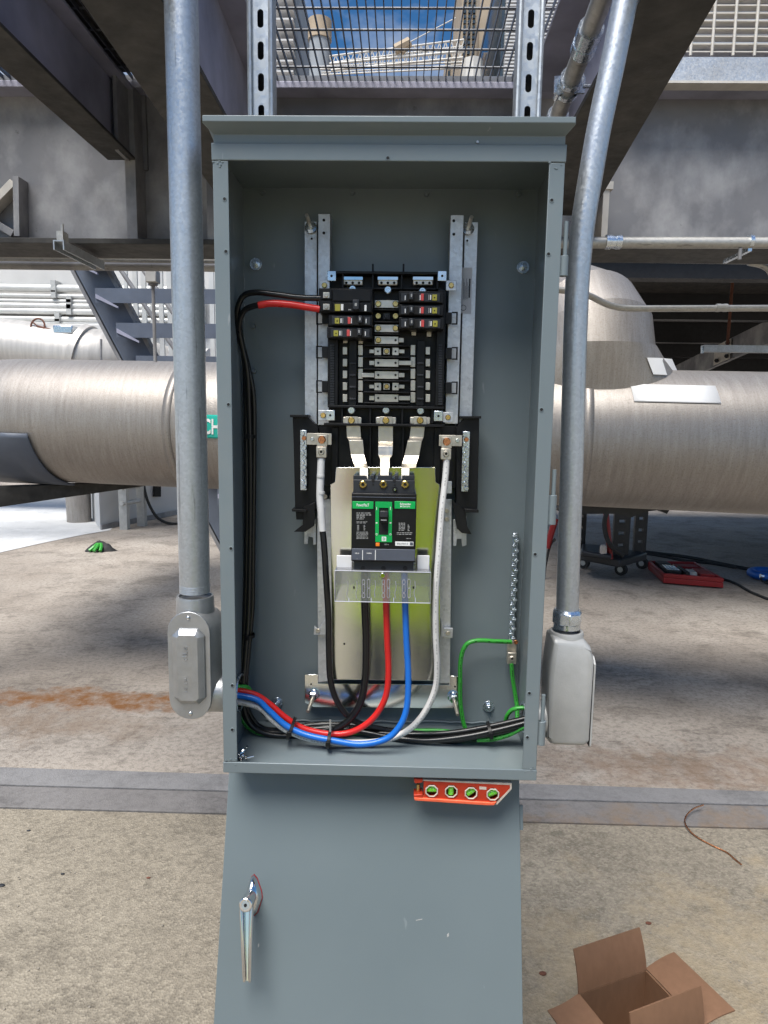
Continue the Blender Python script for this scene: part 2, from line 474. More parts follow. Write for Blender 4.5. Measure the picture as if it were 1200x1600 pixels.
struct(MB().add([(-400, -60, 0), (400, -60, 0), (400, 700, 0), (-400, 700, 0)], [(0, 1, 2, 3)]).build('ground', MT['floor'], smooth=False))
def line_at(a, b, x):
    t = (x - a.x) / (b.x - a.x)
    return a.lerp(b, t)
s0, s1 = G(0, 1264), G(1200, 1297)
m0, m1 = G(0, 1230), G(1200, 1262)
u0, u1 = G(0, 1203), G(1200, 1241)
def strip(name, a, b, c, d, z0, z1, mat):
    xs = (-7.0, 7.0)
    lo = [line_at(a, b, xs[0]), line_at(a, b, xs[1]), line_at(c, d, xs[1]), line_at(c, d, xs[0])]
    return struct(MB().hexa([Vector((p.x, p.y, z0)) for p in lo], [Vector((p.x, p.y, z1)) for p in lo]).build(name, mat, bevel=.003, smooth=False))
gap = Vector((0, .006, 0))
strip('joint_strip_near', s0, s1, m0 - gap, m1 - gap, -.02, .010, MT['strip2'])
strip('joint_strip_far', m0, m1, u0, u1, -.02, .014, MT['strip1'])
e0, e1 = line_at(s0, s1, -7), line_at(s0, s1, 7)
struct(MB().add([(-7, -6, .004), (7, -6, .004), (7, e1.y - .004, .004), (-7, e0.y - .004, .004)], [(0, 1, 2, 3)]).build('concrete_slab', MT['slab'], smooth=False))
pw = [G(-500, 900), G(-120, 884), G(0, 864), G(62, 850), G(130, 836), G(172, 829), G(200, 800), G(205, 765), G(-600, 770)]
struct(MB().add([(p.x, p.y, .005) for p in pw], [tuple(range(len(pw)))]).build('white_roof_coating', MT['roofwhite'], smooth=False))
# loose grit on the slab
gr = MB()
for i in range(240):
    px, py = random.uniform(-50, 1250), random.uniform(1275, 1640)
    p = G(px, py)
    r = random.uniform(.0012, .0036)
    gr.ball((p.x, p.y, .004 + r * .5), r, 6, 4, (1, random.uniform(.6, 1.2), .7))
tag(gr.build('loose_grit', M('tan grit', (.26, .23, .19), .9), kind='stuff'), 'fine loose grit lying on the tan aggregate slab', 'grit', kind='stuff')

# ------------------------------------------------------------------ steel platform
WY = 1.42                                                 # girder web plane
ZF = P(150, 372, 1.32).z                                  # top of the girder's bottom flange
ZG = CAM.z + 1.10                                         # underside of the grating
gd = thing('steel_girder', 'long grey steel girder spanning behind and above the open enclosure', 'girder', (0, WY, ZF))
box(-4.2, 4.2, WY, WY + .014, ZF, ZG - .025).build('web', MT['steel'], gd)
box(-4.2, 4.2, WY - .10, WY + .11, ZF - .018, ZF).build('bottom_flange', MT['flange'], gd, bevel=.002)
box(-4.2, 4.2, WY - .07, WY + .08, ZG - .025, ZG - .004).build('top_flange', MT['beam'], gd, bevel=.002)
for px in (205, 331):
    x0, x1, z0, z1 = rect(px - 8, 250, px + 8, 372, WY - .09)
    box(x0, x1, WY - .09, WY - .001, ZF + .001, ZG - .027).build('stiffener', MT['steel'], gd)
x0 = P(943, 300, WY - .09).x
box(x0, x0 + .02, WY - .09, WY - .001, ZF + .001, P(943, 278, WY - .09).z).build('stiffener', MT['gratepaint'], gd)
box(x0 - .03, x0 + .03, WY - .095, WY - .002, P(943, 296, WY - .09).z, P(943, 284, WY - .09).z).build('bracket', MT['gratepaint'], gd)

def ibeam(name, label, e0, e1, zb, zt, tf, tw, ztop=None):
    """I-beam along a plan strip: e0 = (left, right) corner at the near end, e1 at the girder"""
    o = thing(name, label, 'beam', ((e0[0].x + e1[0].x) / 2, (e0[0].y + e1[0].y) / 2, zb), 'platform floor beams')
    def strip3(a0, a1, b0, b1, z0, z1, nm, mt):
        q = [a0, a1, b1, b0]
        MB().hexa([(p.x, p.y, z0) for p in q], [(p.x, p.y, z1) for p in q]).build(nm, mt, o, bevel=.0015)
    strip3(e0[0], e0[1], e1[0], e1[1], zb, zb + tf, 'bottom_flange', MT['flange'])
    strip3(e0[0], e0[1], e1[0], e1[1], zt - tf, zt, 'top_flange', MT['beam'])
    c0, c1 = e0[0].lerp(e0[1], .5), e1[0].lerp(e1[1], .5)
    h = Vector((tw / 2, 0, 0))
    strip3(c0 - h, c0 + h, c1 - h, c1 + h, zb + tf + .0005, zt - tf - .0005, 'web', MT['beam'])
    return o
def ylin(a, b, y):
    return a.lerp(b, (y - a.y) / (b.y - a.y))
zA = P(190, 250, 1.33).z
xa, xb = P(168, 250, 1.33).x, P(211, 250, 1.33).x
bA = ibeam('platform_beam', 'narrow grey platform beam at top left ending at the bolted cleat', (Vector((xa - .01, -.1, 0)), Vector((xb + .01, -.1, 0))), (Vector((xa, 1.332, 0)), Vector((xb, 1.332, 0))), zA, ZG - .03, .010, .008)
zD = P(924, 337, 1.33).z
def edge(p, q): return G(*p, zD), G(*q, zD)
lB, rB = edge((125, 0), (258, 190)), edge((312, 110), (350, 180))
lD, rD = edge((935, 120), (901, 182)), edge((1120, 0), (950, 290))
for nm, (l, r) in (('wide grey platform beam passing behind the left conduit', (lB, rB)), ('wide grey platform beam behind the bent right conduit', (lD, rD))):
    ibeam('platform_beam', nm, (ylin(*l, -.1), ylin(*r, -.1)), (ylin(*l, 1.332), ylin(*r, 1.332)), zD, ZG - .03, .013, .010)
# bolted cleat at the end of the narrow beam
ct = thing('bolted_cleat', 'bolted steel angle cleat joining narrow beam to the girder', 'bracket', P(205, 240, 1.31))
x0, x1, z0, z1 = rect(193, 122, 199, 250, 1.32)
box(x0, x1, 1.24, 1.4185, z0, z1).build('plate', MT['steel'], ct, bevel=.001)
x2 = P(214, 200, 1.32).x
box(x1 + .0005, x2, 1.405, 1.4187, z0, z1).build('angle_leg', MT['steel'], ct, bevel=.001)
for py in (162, 194, 226):
    p = P(209, py, 1.40)
    MB().cyl((p.x, 1.382, p.z), (p.x, 1.404, p.z), .016, n=6).build('bolt', MT['bluesteel'], ct)

# grating: bars a pixel or two wide, joined
gt = thing('bar_grating', 'grey bar grating overhead showing blue sky between the struts', 'grating', (0, .9, ZG), 'platform gratings')
xl, xr = lB[0].x - 1.35, P(870, 60, 1.0).x + .1
b = MB()
x = xl
while x < xr:
    b.box(x - .0013, x + .0013, .85, 1.352, ZG, ZG + .014); x += .0240
b.build('bearing_bars', MT['grategalv'], gt, smooth=False, kind='stuff')
b = MB()
for i in range(4):
    b.cyl((xl, 1.290 - i * .104, ZG + .010), (xr, 1.290 - i * .104, ZG + .010), .0032, n=6)
b.build('cross_rods', MT['grategalv'], gt, kind='stuff')
box(xl, xr, 1.353, 1.358, ZG - .003, ZG + .014).build('edge_band', MT['grategalv'], gt)
fpn = thing('added_floor_plate', 'added dark floor plate overhead, blacking out the gap between the two left beams', 'floor plate', (xb, .9, ZG))
box(xa + .02, ylin(*lB, .9).x + .12, .6, 1.34, ZG + .016, ZG + .022).build('sheet', MT['flange'], fpn)  # plate added to black out the sky showing between these beams
x0 = P(1085, 60, 1.2).x - .12
yv = 1.325
g2 = thing('grating_screen', 'cream upright bar grating screen in the top right corner', 'grating', (x0, yv, P(1120, 90, yv).z), 'platform gratings')
zlo = P(1120, 89, yv).z + .002
for i in range(12):
    box(x0 - .15, x0 + 2.2, yv, yv + .030, zlo + .012 + i * .0226, zlo + .016 + i * .0226).build('bar', MT['gratepaint'], g2, smooth=False)
for i in range(24):
    MB().cyl((x0 - .11 + i * .067, yv - .003, zlo), (x0 - .11 + i * .067, yv - .003, zlo + .285), .0046, n=8).build('rod', MT['gratepaint'], g2)
x0b = P(1030, 110, 1.32).x
z0, z1 = P(1120, 129, 1.31).z, P(1120, 89, 1.31).z
ch = thing('edge_channel', 'galvanised edge channel under the cream grating at top right', 'channel', (x0b, 1.315, z0))
box(x0b - .1, 4.0, 1.31, 1.316, z0, z1).build('face', MT['galv'], ch)
box(x0b - .1, 4.0, 1.295, 1.345, z0 - .008, z0 - .001).build('lip', MT['gratepaint'], ch)

# ------------------------------------------------------------------ strut channels carrying the enclosure
def strut(label, px):
    c = P(px, 150, .20).x
    o = thing('strut_channel', label, 'strut', (c, .21, 0), 'vertical strut channels')
    w_ = .0165
    top = ZG - .002
    s_lo, s_hi = .44, 2.50
    f = MB()
    sw, sh, pitch = .0052, .0145, .0500
    f.box(c - w_, c - sw, .200, .2025, 0, top); f.box(c + sw, c + w_, .200, .2025, 0, top)
    z = 0.0
    zz = s_lo
    def bridge(za, zb_):
        # web between two round-ended slots
        k = 8
        arc = [math.pi * i / k for i in range(k + 1)]
        lo = [(c - sw * math.cos(t), za - (0 if za <= 0 else sw * (1 - math.sin(t)))) for t in arc]
        hi = [(c + sw * math.cos(t), zb_ + (0 if zb_ >= top else sw * (1 - math.sin(t)))) for t in arc]
        f.prism([(x_, .20002, z_) for x_, z_ in lo + hi], (0, .00246, 0))
    prev = 0.0
    while zz < s_hi:
        bridge(prev, zz - sh)
        prev = zz + sh; zz += pitch
    bridge(prev, top)
    f.build('slotted_face', MT['strut'], o, smooth=False)
    for s in (-1, 1):
        q = MB()
        q.tube([(c + s * (w_ + .0015), .195, 0), (c + s * (w_ + .0015), .195, top)], .0042, 8, 0)
        q.build('rolled_lip', MT['strut'], o)
        box(c + s * w_, c + s * (w_ + .0028), .199, .241, 0, top).build('side_wall', MT['strut'], o, smooth=False)
    box(c - w_, c + w_, .238, .2405, 0, top).build('rear_face', MT['black'], o, smooth=False)
    return o
strut('galvanised slotted strut rising above the hood at its left', 408)
strut('galvanised slotted strut rising above the hood at its right', 825)

# ------------------------------------------------------------------ the large insulated pipe
RPIPE = .338
AL, AR = P(150, 660, 2.72), P(1050, 689, 2.33)
AX = (AR - AL).normalized()
UPV = (Vector((0, 0, 1)) - AX * AX.z).normalized()
FRV = AX.cross(UPV).normalized()
if FRV.y > 0: FRV = -FRV
def on_pipe(px, py):
    """point of the pipe's front under a pixel -> (t along, angle from front up)"""
    d = ray(px, py)
    o = CAM - AL
    dp, op = d - AX * d.dot(AX), o - AX * o.dot(AX)
    A, B, C = dp.dot(dp), 2 * dp.dot(op), op.dot(op) - RPIPE ** 2
    s = (-B - math.sqrt(max(0, B * B - 4 * A * C))) / (2 * A)
    q = CAM + d * s - AL
    t = q.dot(AX); q -= AX * t
    return t, math.atan2(q.dot(UPV), q.dot(FRV))
def pp(t, a, r=RPIPE): return AL + AX * t + (FRV * math.cos(a) + UPV * math.sin(a)) * r
tl = on_pipe(8, 660)[0]
pipe = thing('insulated_pipe', 'large weathered metal clad pipe running behind the enclosure', 'pipe', AL)
path = [AL + AX * 4.4, AL + AX * tl]
c0 = path[-1]; back = Vector((-AX.y, AX.x, 0)).normalized()
if back.y < 0: back = -back
for i in range(1, 11):
    a = math.pi / 2 * i / 10
    path.append(c0 - AX * .5 * math.sin(a) + back * .5 * (1 - math.cos(a)))
path.append(path[-1] + back * 2.0)
MB().tube(path, RPIPE, 64, 0).build('jacket', MT['clad'], pipe)
for px in (262, 918, 1290):
    t = on_pipe(px, 700)[0]
    MB().tube([AL + AX * (t - .022), AL + AX * (t + .022)], RPIPE + .0015, 64, 0, cap=False).build('lap_seam', MT['clad'], pipe, solid=.003)
def patch(name, mat, parent, t0, t1, a0, a1, r, skew=0, n=14, th=.002):
    vs, fs = [], []
    for i in range(n + 1):
        a = a0 + (a1 - a0) * i / n
        sk = skew * i / n
        for j in range(5): vs.append(pp(t0 + (t1 - t0) * j / 4 + sk, a, r))
    for i in range(n):
        for j in range(4): fs.append((i * 5 + j, i * 5 + j + 1, (i + 1) * 5 + j + 1, (i + 1) * 5 + j))
    return MB().add(vs, fs).build(name, mat, parent, solid=th)
t0, a0 = on_pipe(984, 601); t1, a1 = on_pipe(1122, 631)
patch('blank_label', MT['label'], pipe, t0, t1, a0, a1, RPIPE + .003, .012)
t0, a0 = on_pipe(318, 648); t1, a1 = on_pipe(480, 690)
lb = patch('pipe_marker', MT['teal'], pipe, t0, t1, a0, a1, RPIPE + .003)
hh = abs(a1 - a0) * RPIPE
tt = on_pipe(330, 668)[0]; am = (a0 + a1) / 2
text('marker_lettering', 'CH', None, hh * .66, MT['white'], lb, width=.088, bold=.025, fn=lambda q: pp(tt + q.x, am + q.y / RPIPE, RPIPE + .006))
# branch rising from the pipe with a mitred elbow
tb = on_pipe(938, 640)[0]
cb = AL + AX * tb
br = thing('branch_elbow', 'mitred metal clad elbow branch rising from the large pipe', 'pipe', cb)
bd = Vector((-.22, .97, 0)).normalized()
def ring(c, nrm, r, n=48, ry=None):
    nrm = nrm.normalized()
    s = nrm.cross(Vector((bd.y, -bd.x, 0))).normalized()
    u = nrm.cross(s)
    return [c + (s * math.cos(2 * math.pi * i / n) + u * math.sin(2 * math.pi * i / n)) * r for i in range(n)]
Z = Vector((0, 0, 1))
def sring(c, r, n=48):
    hx = Vector((AX.x, AX.y, 0)).normalized(); hy = Vector((-hx.y, hx.x, 0))
    return [c + hx * r * math.cos(2 * math.pi * i / n) + hy * (.245 + .043 * min(1, max(0, (c.z - cb.z - .2) / .22))) * math.sin(2 * math.pi * i / n) for i in range(n)]
RB = .285
MB().loft([sring(cb + Z * z, r) for z, r in ((.10, .47), (.2, .45), (.26, .425), (.31, .385), (.36, .345), (.40, .315), (.44, RB + .004))], cap=False).build('saddle', MT['clad'], br)
cc = cb + Z * .435
prev = None
RBEND = .30
for i in range(4):
    a, b_ = math.pi / 2 * i / 3.4, math.pi / 2 * (i + 1) / 3.4
    def cp(a): return cc + bd * RBEND * (1 - math.cos(a)) + Z * RBEND * math.sin(a) * .55
    def nn(a): return Z * math.cos(a) + bd * math.sin(a)
    MB().loft([ring(cp(a), nn(a), RB), ring(cp(b_), nn(b_), RB + .003)], cap=(i == 3)).build('mitre_segment', MT['clad'], br, ang=25)
end = cp(math.pi / 2 * 4 / 3.4)
# label on the branch saddle
v = []
yl = cb.y - .40
def on_saddle(px, py):
    d = ray(px, py); tab = ((.10, .47), (.2, .45), (.26, .425), (.31, .385), (.36, .345), (.40, .315), (.44, RB + .004))
    hx = Vector((AX.x, AX.y, 0)).normalized(); hy = Vector((-hx.y, hx.x, 0))
    y = cb.y - .45
    while y < cb.y:
        p_ = CAM + d * ((y - CAM.y) / d.y); z_ = p_.z - cb.z
        rx = next((a[1] + (b_[1] - a[1]) * (z_ - a[0]) / (b_[0] - a[0]) for a, b_ in zip(tab, tab[1:]) if a[0] <= z_ <= b_[0]), .45)
        ry = .245 + .043 * min(1, max(0, (z_ - .2) / .22))
        if ((p_ - cb).dot(hx) / rx) ** 2 + ((p_ - cb).dot(hy) / ry) ** 2 < 1: break
        y += .002
    return p_ + Vector((0, -.008, 0))
q = [on_saddle(1010, 559), on_saddle(1030, 559.5), on_saddle(1049, 561), on_saddle(1060, 586), on_saddle(1040, 586), on_saddle(1020, 585)]
MB().add([*q, *[v_ + Vector((0, .005, 0)) for v_ in q]], [(0, 1, 4, 5), (1, 2, 3, 4), (0, 6, 7, 1), (1, 7, 8, 2), (2, 8, 9, 3), (3, 9, 10, 4), (4, 10, 11, 5), (5, 11, 6, 0)]).build('blank_label', MT['label'], br)
# saddle support and bearer beam at the left
sp_ = thing('pipe_support', 'grey steel saddle and bearer holding up the large pipe at left', 'pipe support', P(40, 740, 2.5))
t0, _ = on_pipe(-90, 700); t1, a1 = on_pipe(44, 677)
patch('saddle_plate', MT['bluesteel'], sp_, t0, t1, a1, -1.45, RPIPE + .012, .06, 18, .012)
pb0, pb1 = P(-60, 801, 2.45), P(236, 758, 3.0)
zt = pb0.z + .125
d_ = Vector((.0, .09, 0))
MB().hexa([pb0, pb1, pb1 + d_, pb0 + d_], [Vector((p.x, p.y, pb0.z + .13)) for p in (pb0, pb1, pb1 + d_, pb0 + d_)]).build('bearer', MT['flange'], sp_, bevel=.004)  # the bearer's shadowed side is put into its dark colour
p = pb0 - Vector((.25, -.05, 0)); MB().box(p.x - .06, p.x + .06, p.y - .06, p.y + .06, 0, p.z + .12).build('post', MT['flange'], sp_, bevel=.004)
ps = thing('pipe_shoe', 'ragged black shoe under the large pipe above the cart', 'pipe support', P(980, 795, 2.6))
MB().prism([P(a, c, 2.45) for a, c in ((880, 784), (1052, 788), (1042, 803), (1030, 797), (1012, 799), (985, 809), (965, 803), (880, 803))], (0, .35, 0)).build('plate', MT['black'], ps)
MB().box(P(885, 800, 2.6).x, P(905, 800, 2.6).x, 2.55, 2.65, 0, P(890, 795, 2.6).z).build('post', MT['black'], ps)

# ------------------------------------------------------------------ conduits along the girder
def conduit(name, label, pts, r, mat, k=0, n=14):
    pts = [Vector(p) for p in pts]
    o = thing(name, label, 'conduit', pts[0])
    MB().tube(pts, r, n, k).build('tube', mat, o)
    return o
def collar(o, a, b, r, mat, name='coupling', n=14):
    a, b = Vector(a), Vector(b)
    d = (b - a)
    m_ = MB()
    m_.cyl(a, a + d * .36, r * 1.0, n=n); m_.cyl(a + d * .36, a + d * .64, r * .93, n=n); m_.cyl(a + d * .64, b, r * 1.0, n=n)
    return m_.build(name, mat, o)
Y1 = 1.16
c1 = conduit('horizontal_conduit', 'weathered conduit clamped across the right girder face', [P(872, 379, Y1), P(1320, 380, Y1)], .0168, MT['conduit2'])
collar(c1, P(946, 378, Y1), P(970, 378, Y1), .0215, MT['zinc'])
p = P(1172, 377, Y1)
st_ = MB(); st_.cyl((p.x - .006, p.y, p.z), (p.x + .006, p.y, p.z), .0205, n=14); st_.box(p.x - .006, p.x + .006, p.y - .004, WY - .1, p.z - .030, p.z - .019)
st_.build('pipe_strap', MT['zinc'], c1)
MB().cyl((p.x - .03, p.y - .005, p.z - .022), (p.x - .03, p.y - .005, p.z - .055), .006, n=8).build('clamp_bolt', MT['steel'], c1)
Y2 = 1.75
c2 = conduit('bent_conduit', 'thin grey conduit with a kink crossing in front of the elbow branch', [P(860, 452, Y2), P(905, 457, Y2), P(925, 464, Y2), P(945, 474, Y2), P(965, 480, Y2), P(990, 482, Y2), P(1060, 482, Y2), P(1330, 481, Y2)], .0125, MT['conduit2'], 6)
collar(c2, P(1119, 481, Y2), P(1136, 481, Y2), .0155, MT['castgrey'])
conduit('girder_conduit', 'grey conduit beneath the girder flange curving down at right', [P(-40, 398, 1.59), P(600, 402, 1.59), P(1120, 407, 1.59), P(1170, 410, 1.59), P(1200, 420, 1.59), P(1215, 450, 1.59)], .012, MT['conduit2'], 4)
conduit('girder_conduit', 'upper dark conduit under the left end of the girder', [P(-60, 404, 1.69), P(560, 412, 1.69)], .014, MT['conduit2'])
conduit('girder_conduit', 'lowest dark conduit under the left end of the girder', [P(-60, 414, 1.63), P(560, 421, 1.63)], .015, MT['steel'])
# short strut and clamp below the flange
so_ = thing('short_strut', 'short strut channel clamped under the girder flange at far left', 'strut', P(92, 385, 1.22))
x0, x1, z0, z1 = rect(83, 377, 100, 390, 1.20)
m_ = MB()
m_.box(x0, x0 + .004, 1.20, 1.50, z0, z1); m_.box(x1 - .004, x1, 1.20, 1.50, z0, z1); m_.box(x0, x1, 1.20, 1.50, z1, z1 + .004)
m_.build('channel', MT['strut'], so_, smooth=False)
x0, x1, z0, z1 = rect(87, 360, 97, 376, 1.20)
m_ = MB(); m_.box(x0, x1, 1.205, 1.243, z0, z1); m_.cyl(((x0 + x1) / 2, 1.225, z1), ((x0 + x1) / 2, 1.225, z1 + .025), .005, n=8)
m_.build('clamp', MT['conduit2'], so_)
# triangular bracket at the far left of the girder
tb_ = thing('triangular_bracket', 'triangular steel bracket on the girder at the left edge', 'bracket', P(10, 360, 1.2))
def bar(a, b, wpx, y0, y1, nm, o, mt):
    a, b = P(*a, y0), P(*b, y0)
    d = (b - a).normalized(); nrm = Vector((-d.z, 0, d.x)) * wpx * (y0 + 1.04) / FPX / 2
    MB().prism([a - nrm, b - nrm, b + nrm, a + nrm], (0, y1 - y0, 0)).build(nm, mt, o, bevel=.001)
bar((24, 275), (26, 369), 9, 1.36, WY - .001, 'upright', tb_, MT['steel'])
bar((-30, 335), (19, 284), 11, 1.365, WY - .002, 'top_arm', tb_, MT['gratepaint'])
bar((-30, 335), (19, 365), 10, 1.365, WY - .002, 'bottom_arm', tb_, MT['steel'])
# sloping conduit at the top right
pa, pb_ = P(948, -20, .34), P(868, 190, .78)
c3 = conduit('sloping_conduit', 'weathered conduit with zinc couplings sloping down behind the bent conduit', [pa, pb_], .0200, MT['conduit2'])
def along(f): return pa.lerp(pb_, f)
collar(c3, along(.24), along(.40), .0262, MT['zinc'])
collar(c3, along(.93), along(.99), .0262, MT['zinc'])
d_ = (pb_ - pa).normalized()
cm = thing('conduit_clamp', 'blue zinc clamp gripping the sloping conduit at top right', 'clamp', along(.62))
m_ = MB(); m_.cyl(along(.60), along(.63), .0265, n=18); m_.cyl(along(.69), along(.72), .0265, n=18)
m_.build('clamp_band', MT['zinc'], cm)
q = along(.64)
m_ = MB(); m_.box(q.x - .034, q.x + .036, q.y + .01, q.y + .016, q.z - .018, q.z + .018); m_.cyl((q.x + .03, q.y + .01, q.z - .004), (q.x + .075, q.y + .01, q.z - .004), .0045, n=8); m_.cyl((q.x - .03, q.y - .02, q.z - .03), (q.x - .03, q.y + .01, q.z - .03), .006, n=8)
m_.build('clamp_body', MT['zinc'], cm)
m_ = MB(); m_.box(q.x + .070, q.x + .092, q.y - .01, q.y + .03, q.z - .03, q.z + .028); m_.build('clamp_end', MT['galv'], cm, bevel=.001)

# ------------------------------------------------------------------ stair, railing and hanger at the left
YS = 4.0
stair = thing('steel_stair', 'blue grey steel stair descending behind the left conduit', 'stair', P(250, 800, YS))
def sx(py, base): return base + (py - 427) * 75 / 141
m_ = MB()
m_.prism([P(sx(330, 118), 330, YS), P(sx(330, 168), 330, YS), P(sx(970, 168), 970, YS), P(sx(970, 118), 970, YS)], (0, .012, 0)).build('stringer', MT['bluesteel'], stair)
m_ = MB(); m_.prism([P(sx(330, 112), 330, YS), P(sx(330, 120), 330, YS), P(sx(970, 120), 970, YS), P(sx(970, 112), 970, YS)], (0, .09, 0)).build('lower_flange', MT['steel'], stair)
m_ = MB(); m_.prism([P(sx(330, 168), 330, YS), P(sx(330, 174), 330, YS), P(sx(970, 174), 970, YS), P(sx(970, 168), 970, YS)], (0, .09, 0)).build('upper_flange', MT['steel'], stair)
m_ = MB(); m_.prism([P(sx(330, 470), 330, YS), P(sx(330, 520), 330, YS), P(sx(970, 520), 970, YS), P(sx(970, 470), 970, YS)], (0, .012, 0)).build('stringer', MT['bluesteel'], stair)
for py in (398, 451, 505, 556, 608, 660, 712, 764, 816):
    xl_ = 148 + (py - 451) * 33 / 54
    z1 = P(250, py, YS - .12).z; z0 = P(250, py + 23, YS - .12).z
    xa_, xb_ = P(xl_, py, YS - .12).x, P(xl_ + 352, py, YS - .12).x
    tr_ = MB(); tr_.box(xa_, xb_, YS - .12, YS - .114, z0, z1); tr_.box(xa_, xb_, YS - .1135, YS + .14, z1 - .006, z1)
    tr_ = tr_.build('tread', MT['bluesteel'], stair, smooth=False)
    a, b_ = P(xl_ + 1, py + 8, YS - .13), P(xl_ + 36, py + 28, YS - .13)
    MB().prism([a, b_, b_ + Vector((0, 0, -.012)), a + Vector((0, 0, -.03))], (0, .02, 0)).build('cleat', MT['beam'], tr_, smooth=False)
YR = 6.2
rl = thing('picket_railing', 'pale picket railing seen behind the stair', 'railing', P(280, 600, YR))
for i in range(13):
    px = 196 + i * 13.2
    x0, x1, z0, z1 = rect(px, 380, px + (7 if i % 3 else 5), 640, YR)
    box(x0, x1, YR, YR + .03, z0, z1).build('picket', MT['paleconduit'], rl, smooth=False)
for a, b_ in (((195, 380), (330, 575)), ((160, 380), (310, 600))):
    p, q = P(*a, YR - .3), P(*b_, YR - .3)
    MB().cyl(p, q, .022, n=10).build('sloping_rail', MT['steel'], rl)
hg = thing('pipe_hanger', 'threaded hanger rod with beam clamp near the stair', 'hanger', P(240, 440, 2.2))
x0, x1, z0, z1 = rect(229, 422, 246, 442, 2.2)
box(x0, x1, 2.18, 2.24, z0, z1).build('beam_clamp', MT['castgrey'], hg, bevel=.004)
p = P(239, 442, 2.21)
MB().cyl((p.x, 2.21, p.z - .012), (p.x, 2.21, p.z), .022, n=6).build('nut', MT['steel'], hg)
MB().cyl((p.x, 2.21, p.z - .36), (p.x, 2.21, p.z), .0085, n=8).build('rod', MT['steel'], hg)

# ------------------------------------------------------------------ far left: white wall, conduits, pipe with valve
YWL = 9.0
ww = thing('plant_room_wall', 'white plant room wall carrying pale conduits at far left', 'wall', P(60, 800, YWL))
x0, x1, z0, z1 = rect(-500, 250, 420, 650, YWL)
box(x0, x1, YWL, YWL + .3, .9, z1).build('wall_face', MT['whitewall'], ww)
box(x0, P(205, 520, YWL - .5).x, YWL - .5, YWL - .01, P(100, 541, YWL - .5).z, P(100, 506, YWL - .5).z).build('duct', MT['whitewall'], ww, bevel=.01)
box(P(140, 550, YWL - .4).x, P(200, 550, YWL - .4).x, YWL - .4, YWL - .02, P(100, 552, YWL - .4).z, P(100, 543, YWL - .4).z).build('ledge', MT['steel'], ww)
words = ['topmost', 'second highest', 'third highest', 'fourth highest', 'thick fifth', 'sixth', 'lowest']
for i, (py, r) in enumerate(((449, 5.5), (461, 3.5), (469, 3), (476.5, 4.5), (485, 4.8), (497, 4), (503, 2.2))):
    rr = r * 10 / FPX
    o = conduit('wall_conduit', '%s pale conduit running along the far white wall' % words[i], [P(-300, py - 4, YWL - .12), P(320, py + 5, YWL - .12)], rr, MT['paleconduit'])
    o['group'] = 'conduits along the far white wall'
    for px in ((86,) if i < 2 else (110,) if i < 5 else (92,)):
        p = P(px, py, YWL - .13)
        MB().box(p.x - .035, p.x + .035, YWL - .19, YWL - .005, p.z - rr * 1.4, p.z + rr * 1.7).build('strap', MT['castgrey'], o)
YF = 6.6
rf = 46 * (YF + 1.04) / FPX
fp = thing('far_pipe', 'pale clad pipe with valve wheel beyond the large pipe at left', 'pipe', P(60, 545, YF))
fa, fb = P(-200, 523, YF), P(122, 558, YF)
MB().tube([fa, fb] + [fb + (fb - fa).normalized() * .42 * math.sin(i * math.pi / 16) + Vector((0, .42 * (1 - math.cos(i * math.pi / 16)), 0)) for i in range(1, 9)] + [fb + (fb - fa).normalized() * .42 + Vector((0, 1.6, 0))], rf, 36, 0).build('jacket', MT['clad2'], fp)
MB().cyl(P(126, 556, YF), P(136, 559, YF), rf * 1.07, n=36).build('flange_ring', MT['clad2'], fp)
q = P(59, 510, YF - .2)
MB().tube([q + Vector((math.cos(a) * .075, math.sin(a) * .02, math.sin(a) * .085)) for a in [i * math.pi / 12 for i in range(25)]], .010, 8, 0).build('handwheel', MT['rust'], fp)
m_ = MB(); m_.cyl(q, P(86, 517, YF - .2), .012, n=8); m_.cyl(q + Vector((-.06, 0, .05)), q + Vector((.06, 0, -.05)), .008, n=6); m_.build('valve_stem', MT['rust'], fp)
x0, x1, z0, z1 = rect(86, 509, 116, 522, YF - .2)
box(x0, x1, YF - .25, YF - .1, z0, z1).build('actuator', MT['zinc'], fp, bevel=.012)
MB().cyl(P(158, 530, YF - .5), P(158, 600, YF - .5), .012, n=8).build('hanger_rod', MT['steel'], fp)
fp2 = thing('white_vessel', 'white rounded vessel end behind the far pipe', 'vessel', P(170, 600, 7.6))
MB().tube([P(100, 590, 7.8), P(210, 592, 7.8), P(330, 592, 7.8)], 46 * 8.8 / FPX, 28, 0).build('shell', MT['whitewall'], fp2)
# low wall, its fittings and the pedestal, under the pipe
lw = thing('low_wall', 'low grey wall with black vent beyond the pipe at left', 'wall', G(157, 827))
C_, R_, L_ = G(157, 828), G(350, 789), G(137, 800)
MB().hexa([C_, R_, R_ + (L_ - C_), L_], [Vector((p.x, p.y, 1.0)) for p in (C_, R_, R_ + (L_ - C_), L_)]).build('wall_body', MT['bldwhite'], lw)
wn = (R_ - C_).normalized(); wnn = Vector((wn.y, -wn.x, 0))
def onw(px, py, o=.0): return RP(px, py, C_ + wnn * o, wnn)
MB().prism([onw(a, b_, .01) for a, b_ in ((239, 758), (249, 758), (249, 776), (239, 776))], wnn * .03).build('vent', MT['dark'], lw)
MB().prism([onw(a, b_, .012) for a, b_ in ((157, 820), (345, 783), (345, 790), (157, 828))], wnn * .02).build('skirting', MT['steel'], lw)
us = thing('conduit_stand', 'grey conduit stand with drooping cable by the low wall', 'stand', G(197, 818))
pst = [onw(195, 819, .25), onw(222, 813, .25)]
for p in pst: MB().box(p.x - .05, p.x + .05, p.y - .05, p.y + .05, 0, 1.05).build('post', MT['castgrey'], us)
